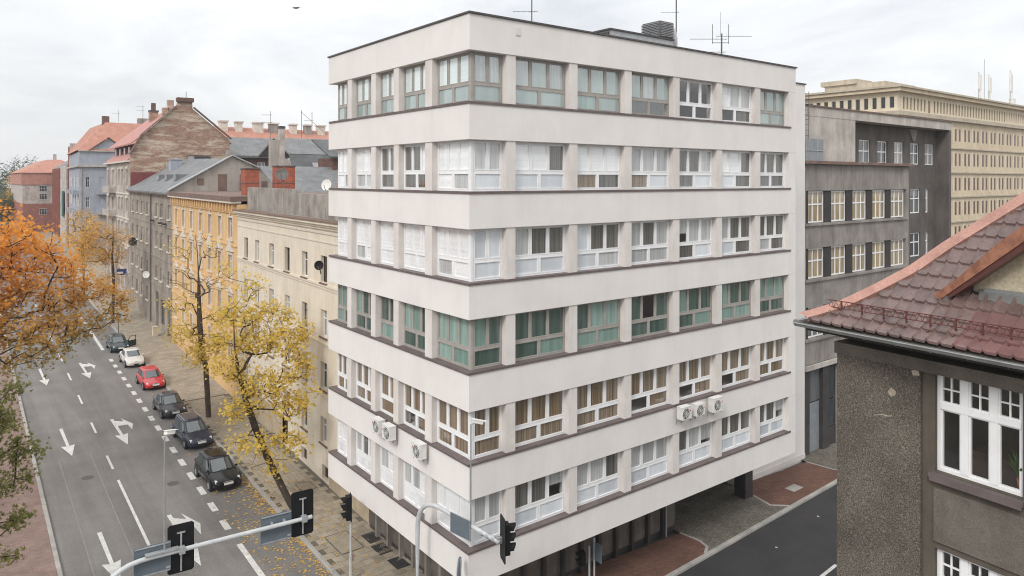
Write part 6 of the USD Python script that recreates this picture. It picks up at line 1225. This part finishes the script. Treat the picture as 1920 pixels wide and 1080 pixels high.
def grow(seed, trunk, targets, r_tip, r_base, sides=5, kink=.08, exp=.5):
    """Branches from a trunk (list of points) to the targets, nearest first, each joining the closest wood; returns the tubes and the twig ends."""
    rg = np.random.default_rng(seed); nodes = [np.array(p, float) for p in trunk]; par = [-1] + list(range(len(trunk) - 1)); base = nodes[0]
    T = sorted(targets, key=lambda p: np.linalg.norm(np.array(p) - nodes[len(trunk) - 1]) * .4 + np.linalg.norm(np.array(p) - nodes[len(trunk) // 2]) * .6); tips = []
    for p in T:
        p = np.array(p, float); A = np.array(nodes); d = np.linalg.norm(A - p, axis=1) + np.maximum(0, A[:, 2] - p[2] + .1) * .9
        d[:max(1, int(len(trunk) * .45))] += 50
        i = int(np.argmin(d)); Ld = np.linalg.norm(p - nodes[i]); n = max(1, int(Ld / .7)); a = nodes[i]
        for k in range(1, n + 1):
            t = k / n; q = a + (p - a) * t; q = q + rg.normal(0, kink * Ld * .35, 3) * (1 - t) + np.array([0, 0, .10 * Ld * math.sin(math.pi * t)]); nodes.append(q); par.append(i); i = len(nodes) - 1
        tips.append(i)
    cnt = np.zeros(len(nodes)); kids = [[] for _ in nodes]
    for i, p in enumerate(par):
        if p >= 0: kids[p].append(i)
    for i in range(len(nodes) - 1, -1, -1):
        if not kids[i]: cnt[i] = 1
        if par[i] >= 0: cnt[par[i]] += cnt[i]
    rad = r_tip + (r_base - r_tip) * (cnt / cnt[0]) ** exp
    return nodes, par, kids, rad, tips
def wood(nodes, par, kids, rad, big, parent, mat, ntrunk):
    trunk = MB(); trunk.tube(nodes[:ntrunk], rad[:ntrunk], 10); trunk.build('trunk', mat, parent, smooth=60)
    fine = MB(); seen = set(range(ntrunk))
    for i in range(ntrunk, len(nodes)):
        if i in seen: continue
        chain = [par[i], i]; seen.add(i)
        while True:
            ks = [k for k in kids[chain[-1]] if k not in seen]
            if not ks: break
            k = max(ks, key=lambda k: rad[k]); chain.append(k); seen.add(k)
        rr = rad[chain].copy(); rr[0] = min(rr[0], rr[1] * 1.25); tgt = fine
        if rad[chain[1]] > big: MB().tube([nodes[c] for c in chain], rr, 7).build('limb', mat, parent, smooth=60)
        else: fine.tube([nodes[c] for c in chain], rr, 4, False)
    if fine.n: fine.build('twigs', mat, parent, kind='stuff')
def leaves(rg, centers, per, spread, size, droop=.3, star=True):
    """Leaf blades (pointed, lobed or plain) scattered round twig ends."""
    C = np.repeat(np.asarray(centers), per, axis=0); n = len(C); P = C + rg.normal(0, 1, (n, 3)) * np.asarray(spread); S = size * rg.uniform(.6, 1.25, n)[:, None]
    a = rg.normal(0, 1, (n, 3)); a[:, 2] = a[:, 2] * .5 - droop; a /= np.linalg.norm(a, axis=1, keepdims=True); nrm = rg.normal(0, 1, (n, 3)); nrm[:, 2] = abs(nrm[:, 2]) + .5; b = np.cross(a, nrm); b /= np.linalg.norm(b, axis=1, keepdims=True); c = np.cross(b, a)
    if star: pts = [(0, 0, 0), (-.15, .62, .08), (.38, .30, .03), (.55, .55, .1), (.62, .2, .02), (1.0, 0, -.06), (.62, -.2, .02), (.55, -.55, .1), (.38, -.30, .03), (-.15, -.62, .08)]; tri = [[0, 2, 1], [0, 4, 2], [2, 4, 3], [0, 5, 4], [0, 6, 5], [0, 8, 6], [8, 7, 6], [0, 9, 8]]
    else: pts = [(0, 0, 0), (.5, .26, .06), (1.0, 0, -.05), (.5, -.26, .06)]; tri = [[0, 2, 1], [0, 3, 2]]
    m_ = len(pts); V = np.stack([P + S * (x * a + y * b + z * c) for x, y, z in pts], 1).reshape(-1, 3); F = (np.arange(n)[:, None, None] * m_ + np.array(tri)[None]).reshape(-1, 3)
    return MB().add(V, F)
def clump_targets(rg, clumps, n):
    """Points in the shells of a set of (centre, radii) clumps, n in proportion to size."""
    w = np.array([c[1][0] * c[1][1] * c[1][2] for c in clumps]); w = w / w.sum(); out = []
    for (c, r), k in zip(clumps, np.maximum(2, (w * n)).astype(int)):
        d = rg.normal(0, 1, (k, 3)); d /= np.linalg.norm(d, axis=1, keepdims=True); out.append(np.array(c) + d * (rg.uniform(.25, 1, (k, 1)) ** .45) * np.array(r))
    return np.vstack(out)
def tree(name, label, seed, trunk, clumps, n, r_tip, r_base, bark, lf=None, per=40, spread=.35, size=.13, star=True, leafy=None, big=.035, exp=.5, kink=.08):
    rg = np.random.default_rng(seed); t = thing(name, label, 'tree'); tg = clump_targets(rg, clumps, n)
    nd = grow(seed, trunk, tg, r_tip, r_base, exp=exp, kink=kink); wood(*nd[:4], big, t, bark, len(trunk))
    if lf:
        C = np.array([nd[0][i] for i in nd[4]]); C = C[leafy(C, rg)] if leafy else C
        leaves(rg, C, per, spread, size, star=star).build('foliage', lf, t, kind='stuff')
    return t
# the orange maple: its trunk stands left of the picture, its boughs reach over the road
K = lambda px, py, D: CAMP + ray(px, py) / np.linalg.norm(ray(px, py)[:2]) * D
def cl(px, py, D, r): return (K(px, py, D), (r * .92, r * .92, r * .62) if np.ndim(r) == 0 else r)
mt = [(-2.4, 47.0, 0.1), (-2.35, 47.1, 2.5), (-2.2, 47.0, 4.5), (-2.1, 47.2, 6.5), (-1.9, 47.1, 8.5), (-1.6, 47.3, 10.5), (-1.3, 47.2, 12.5), (-1.0, 47.1, 14.2)]
mc = [cl(25, 450, 48, 1.7), cl(60, 485, 50, 1.7), cl(5, 530, 48, 1.7), cl(105, 500, 50, 1.5), cl(60, 560, 48, 1.5), cl(120, 560, 51, 1.5), cl(165, 545, 52, 1.4), cl(205, 560, 53, 1.15), cl(195, 600, 52, 1.0), cl(150, 610, 50, 1.3), cl(100, 620, 48, 1.4), cl(30, 620, 47, 1.5), cl(60, 655, 46, 1.2), cl(135, 645, 49, .9), cl(15, 680, 46, 1.0), cl(30, 435, 52, 1.2), cl(90, 450, 51, .9), cl(150, 500, 54, .9), cl(-60, 480, 48, 2.4), cl(-80, 600, 47, 2.6), cl(-120, 400, 50, 2.6), cl(5, 395, 52, .9), cl(-170, 520, 52, 2.6), cl(225, 585, 54, .6), cl(90, 665, 47, .5)]
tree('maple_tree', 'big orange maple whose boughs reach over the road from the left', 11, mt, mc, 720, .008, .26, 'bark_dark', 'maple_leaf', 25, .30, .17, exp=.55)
mt2 = [(-4.2, 33.0, 0.1), (-4.2, 33.1, 2.5), (-4.1, 33.0, 4.5), (-4.0, 33.1, 6.5), (-3.9, 33.0, 8.2), (-3.7, 33.1, 9.6)]
mc2 = [cl(20, 735, 35, .55), cl(5, 790, 35, .5), cl(40, 835, 35.5, .55), cl(15, 860, 35, .5), cl(60, 845, 36, .3), cl(20, 905, 34.5, .55), cl(45, 895, 35, .35), cl(15, 980, 34, .5), cl(50, 965, 34.5, .35), cl(5, 1050, 34, .5), cl(-60, 800, 34, 1.3), cl(-80, 930, 33, 1.3), cl(-110, 700, 34, 1.4)]
leaf('olive_leaf', [(0.0, (0.18, 0.18, 0.05)), (0.4, (0.32, 0.29, 0.07)), (0.75, (0.50, 0.40, 0.08)), (1.0, (0.56, 0.32, 0.06))], 0.4)
tree('maple_tree', 'green brown maple boughs hanging over the left red pavement', 12, mt2, mc2, 230, .006, .2, 'bark_dark', 'olive_leaf', 46, .2, .135, exp=.58)
# the leaning yellow tree on the pavement
b = at(553, 958, Z=.1); tt = [b, K(540, 935, math.hypot(b[0], b[1]) + .1), K(520, 895, 41.6), K(500, 855, 42.0), K(478, 800, 42.3), K(462, 752, 42.6), K(448, 700, 42.8), K(440, 650, 43), K(438, 600, 43.2)]
yc = [cl(480, 640, 43.5, 1.3), cl(540, 640, 43, 1.3), cl(450, 590, 44, 1.3), cl(515, 590, 44, 1.1), cl(560, 690, 42.5, 1.1), cl(430, 690, 43, 1.1), cl(500, 720, 42.2, 1.3), cl(450, 770, 42, 1.0), cl(545, 760, 41.5, 1.1), cl(490, 830, 41, 1.0), cl(550, 830, 41, .9), cl(450, 830, 41.5, .7), cl(520, 870, 41, .7), cl(470, 540, 44.5, .9), cl(410, 640, 44, .9), cl(570, 620, 43.5, .7), cl(585, 740, 42, .6), cl(430, 510, 45, .6), cl(565, 850, 40.6, .45), cl(470, 885, 41, .4)]
tree('yellow_tree', 'leaning dark trunked tree with thin yellow foliage between pavement and cream house', 21, tt, yc, 560, .006, .18, 'bark_dark', 'yellow_leaf', 15, .24, .155, leafy=lambda C, rg: rg.random(len(C)) < np.where(C[:, 2] > 9.5, .62, .85), exp=.68)
b = at(391, 782, Z=.1); D0 = math.hypot(b[0], b[1]); tt = [b, K(389, 740, D0), K(386, 690, D0 + .1), K(378, 650, D0), K(374, 600, D0), K(373, 550, D0 + .1), K(372, 510, D0), K(370, 470, D0), K(366, 440, D0)]
bc = [cl(345, 470, D0, 1.2), cl(395, 470, D0, 1.2), cl(370, 450, D0, .9), cl(335, 520, D0, 1.3), cl(405, 530, D0, 1.3), cl(330, 570, D0, 1.2), cl(370, 540, D0 - 1, 1.2), cl(415, 590, D0, 1.2), cl(345, 620, D0, 1.2), cl(395, 640, D0, 1.2), cl(340, 440, D0, .6), cl(420, 495, D0, .7), cl(365, 670, D0 - 1, 1.0)]
tree('bare_tree', 'nearly bare forked tree in front of the orange house, few yellow leaves left', 31, tt, bc, 420, .0055, .19, 'bark_brown', 'yellow_leaf', 24, .33, .16, leafy=lambda C, rg: rg.random(len(C)) < np.clip((9.3 - C[:, 2]) / 4.5, 0.03, .75), exp=.72, kink=.10)
b = np.array(at(246, 600, Z=.1)); b = np.array([15.45, 101.0, .1]); D0 = math.hypot(b[0], b[1])
tt = [b, b + [0, 0, 2.5], b + [.1, 0, 4.5], b + [0, .1, 6.5], b + [-.1, 0, 8.5], b + [0, 0, 10.5], b + [0, .1, 12]]
oc = [cl(185, 430, D0, 2.0), cl(150, 450, D0, 1.6), cl(220, 445, D0, 1.5), cl(180, 475, D0, 2.0), cl(215, 480, D0, 1.7), cl(145, 490, D0, 1.5), cl(205, 530, D0, 1.6), cl(225, 555, D0, 1.0), cl(235, 580, D0, .6)]
tree('ochre_tree', 'ochre leaved street tree in front of the white gabled house', 41, tt, oc, 380, .009, .17, 'bark_brown', 'ochre_leaf', 20, .45, .24, star=False, leafy=lambda C, rg: rg.random(len(C)) < .75, exp=.72)
tt = [(15.6, 128, .1), (15.6, 128, 3), (15.5, 128.1, 6), (15.6, 128, 9), (15.6, 128, 11)]
oc = [((15.5, 128, 9), (2.4, 2.4, 2.2)), ((15.2, 127, 11.5), (2, 2, 1.6)), ((16.2, 129, 7), (2, 2, 1.5))]
tree('ochre_tree', 'thin brown street tree farther along the pavement behind the ochre one', 42, tt, oc, 170, .01, .16, 'bark_brown', 'ochre_leaf', 18, .5, .26, star=False)
for k, (px, py, D, r, lab, lf) in enumerate(((30, 330, 420, 12, 'dark green tree mass rising beyond the far red house', 'green_leaf'), (5, 355, 400, 10, 'dark green rounded tree at the left edge of the far view', 'green_leaf'), (25, 385, 372, 7.5, 'brownish tree below the dark green ones at the street end', 'ochre_leaf'), (5, 395, 330, 5.5, 'small olive tree at the far street end', 'olive_leaf'))):
    c = K(px, py, D); tt = [(c[0], c[1], 0), (c[0], c[1], c[2] * .3), (c[0], c[1], c[2] * .6), (c[0], c[1], c[2] * .9), (c[0], c[1], c[2])]
    rg = np.random.default_rng(50 + k); cs = [(c + rg.normal(0, .45, 3) * r, (r * .55, r * .55, r * .45)) for _ in range(7)]
    tree('far_tree', lab, 60 + k, tt, cs, 150, .05, .4, 'bark_brown', lf, 30, r * .11, .75, star=False, big=.2)

# ------------------------------------------------------------------ fallen leaves
rg = np.random.default_rng(77); pts = []
for _ in range(1500):
    Y = rg.choice([rg.uniform(27, 46), rg.normal(38, 5), rg.uniform(27, 90)]); 
    if Y < 26.5: continue
    X = KR(Y) - abs(rg.exponential(.34)) if rg.random() < .66 else KR(Y) - rg.uniform(-2.4, 2.6)
    if Y < 40 and rg.random() < .25: X = KR(Y) - rg.uniform(0, 2.4)
    z = .012 if X < KR(Y) else .142 if X < KR(Y) + .22 else .134
    pts.append((X, Y, z))
P_ = np.array(pts); n = len(P_); a = rg.uniform(0, 2 * np.pi, n); s = rg.uniform(.045, .10, n); u = np.stack([np.cos(a), np.sin(a), rg.normal(0, .12, n)], 1) * s[:, None]; w = np.stack([-np.sin(a), np.cos(a), rg.normal(0, .12, n)], 1) * s[:, None] * .75
V = np.stack([P_ - u, P_ + w + [0, 0, .012], P_ + u, P_ - w + [0, 0, .012]], 1).reshape(-1, 3); F = (np.arange(n)[:, None, None] * 4 + np.array([[0, 2, 1], [0, 3, 2]])[None]).reshape(-1, 3)
V[:, 2] = np.maximum(V[:, 2], np.repeat(P_[:, 2], 4) - .002)
MB().add(V, F).build('fallen_leaves', 'fallen_leaf', label='orange fallen leaves strewn along the right kerb and pavement', cat='leaves', kind='stuff')
rg = np.random.default_rng(78); pts = [(-1 + rg.uniform(-3, 4.7), rg.uniform(32, 60), .128) for _ in range(160)]

# ------------------------------------------------------------------ haze in the air
L['haze_air'] = usdkit.material(stage, '/World/Looks/haze_air', {'v': ('principled_volume', {'color': (0.93, 0.95, 1.0), 'density': 0.00022, 'anisotropy': 0.2})}, volume='v.volume')
MB().box(-120, 230, -60, 470, -1.0, 40.0).build('haze', 'haze_air', label='pale autumn haze in the air over the streets', cat='haze', kind='stuff')
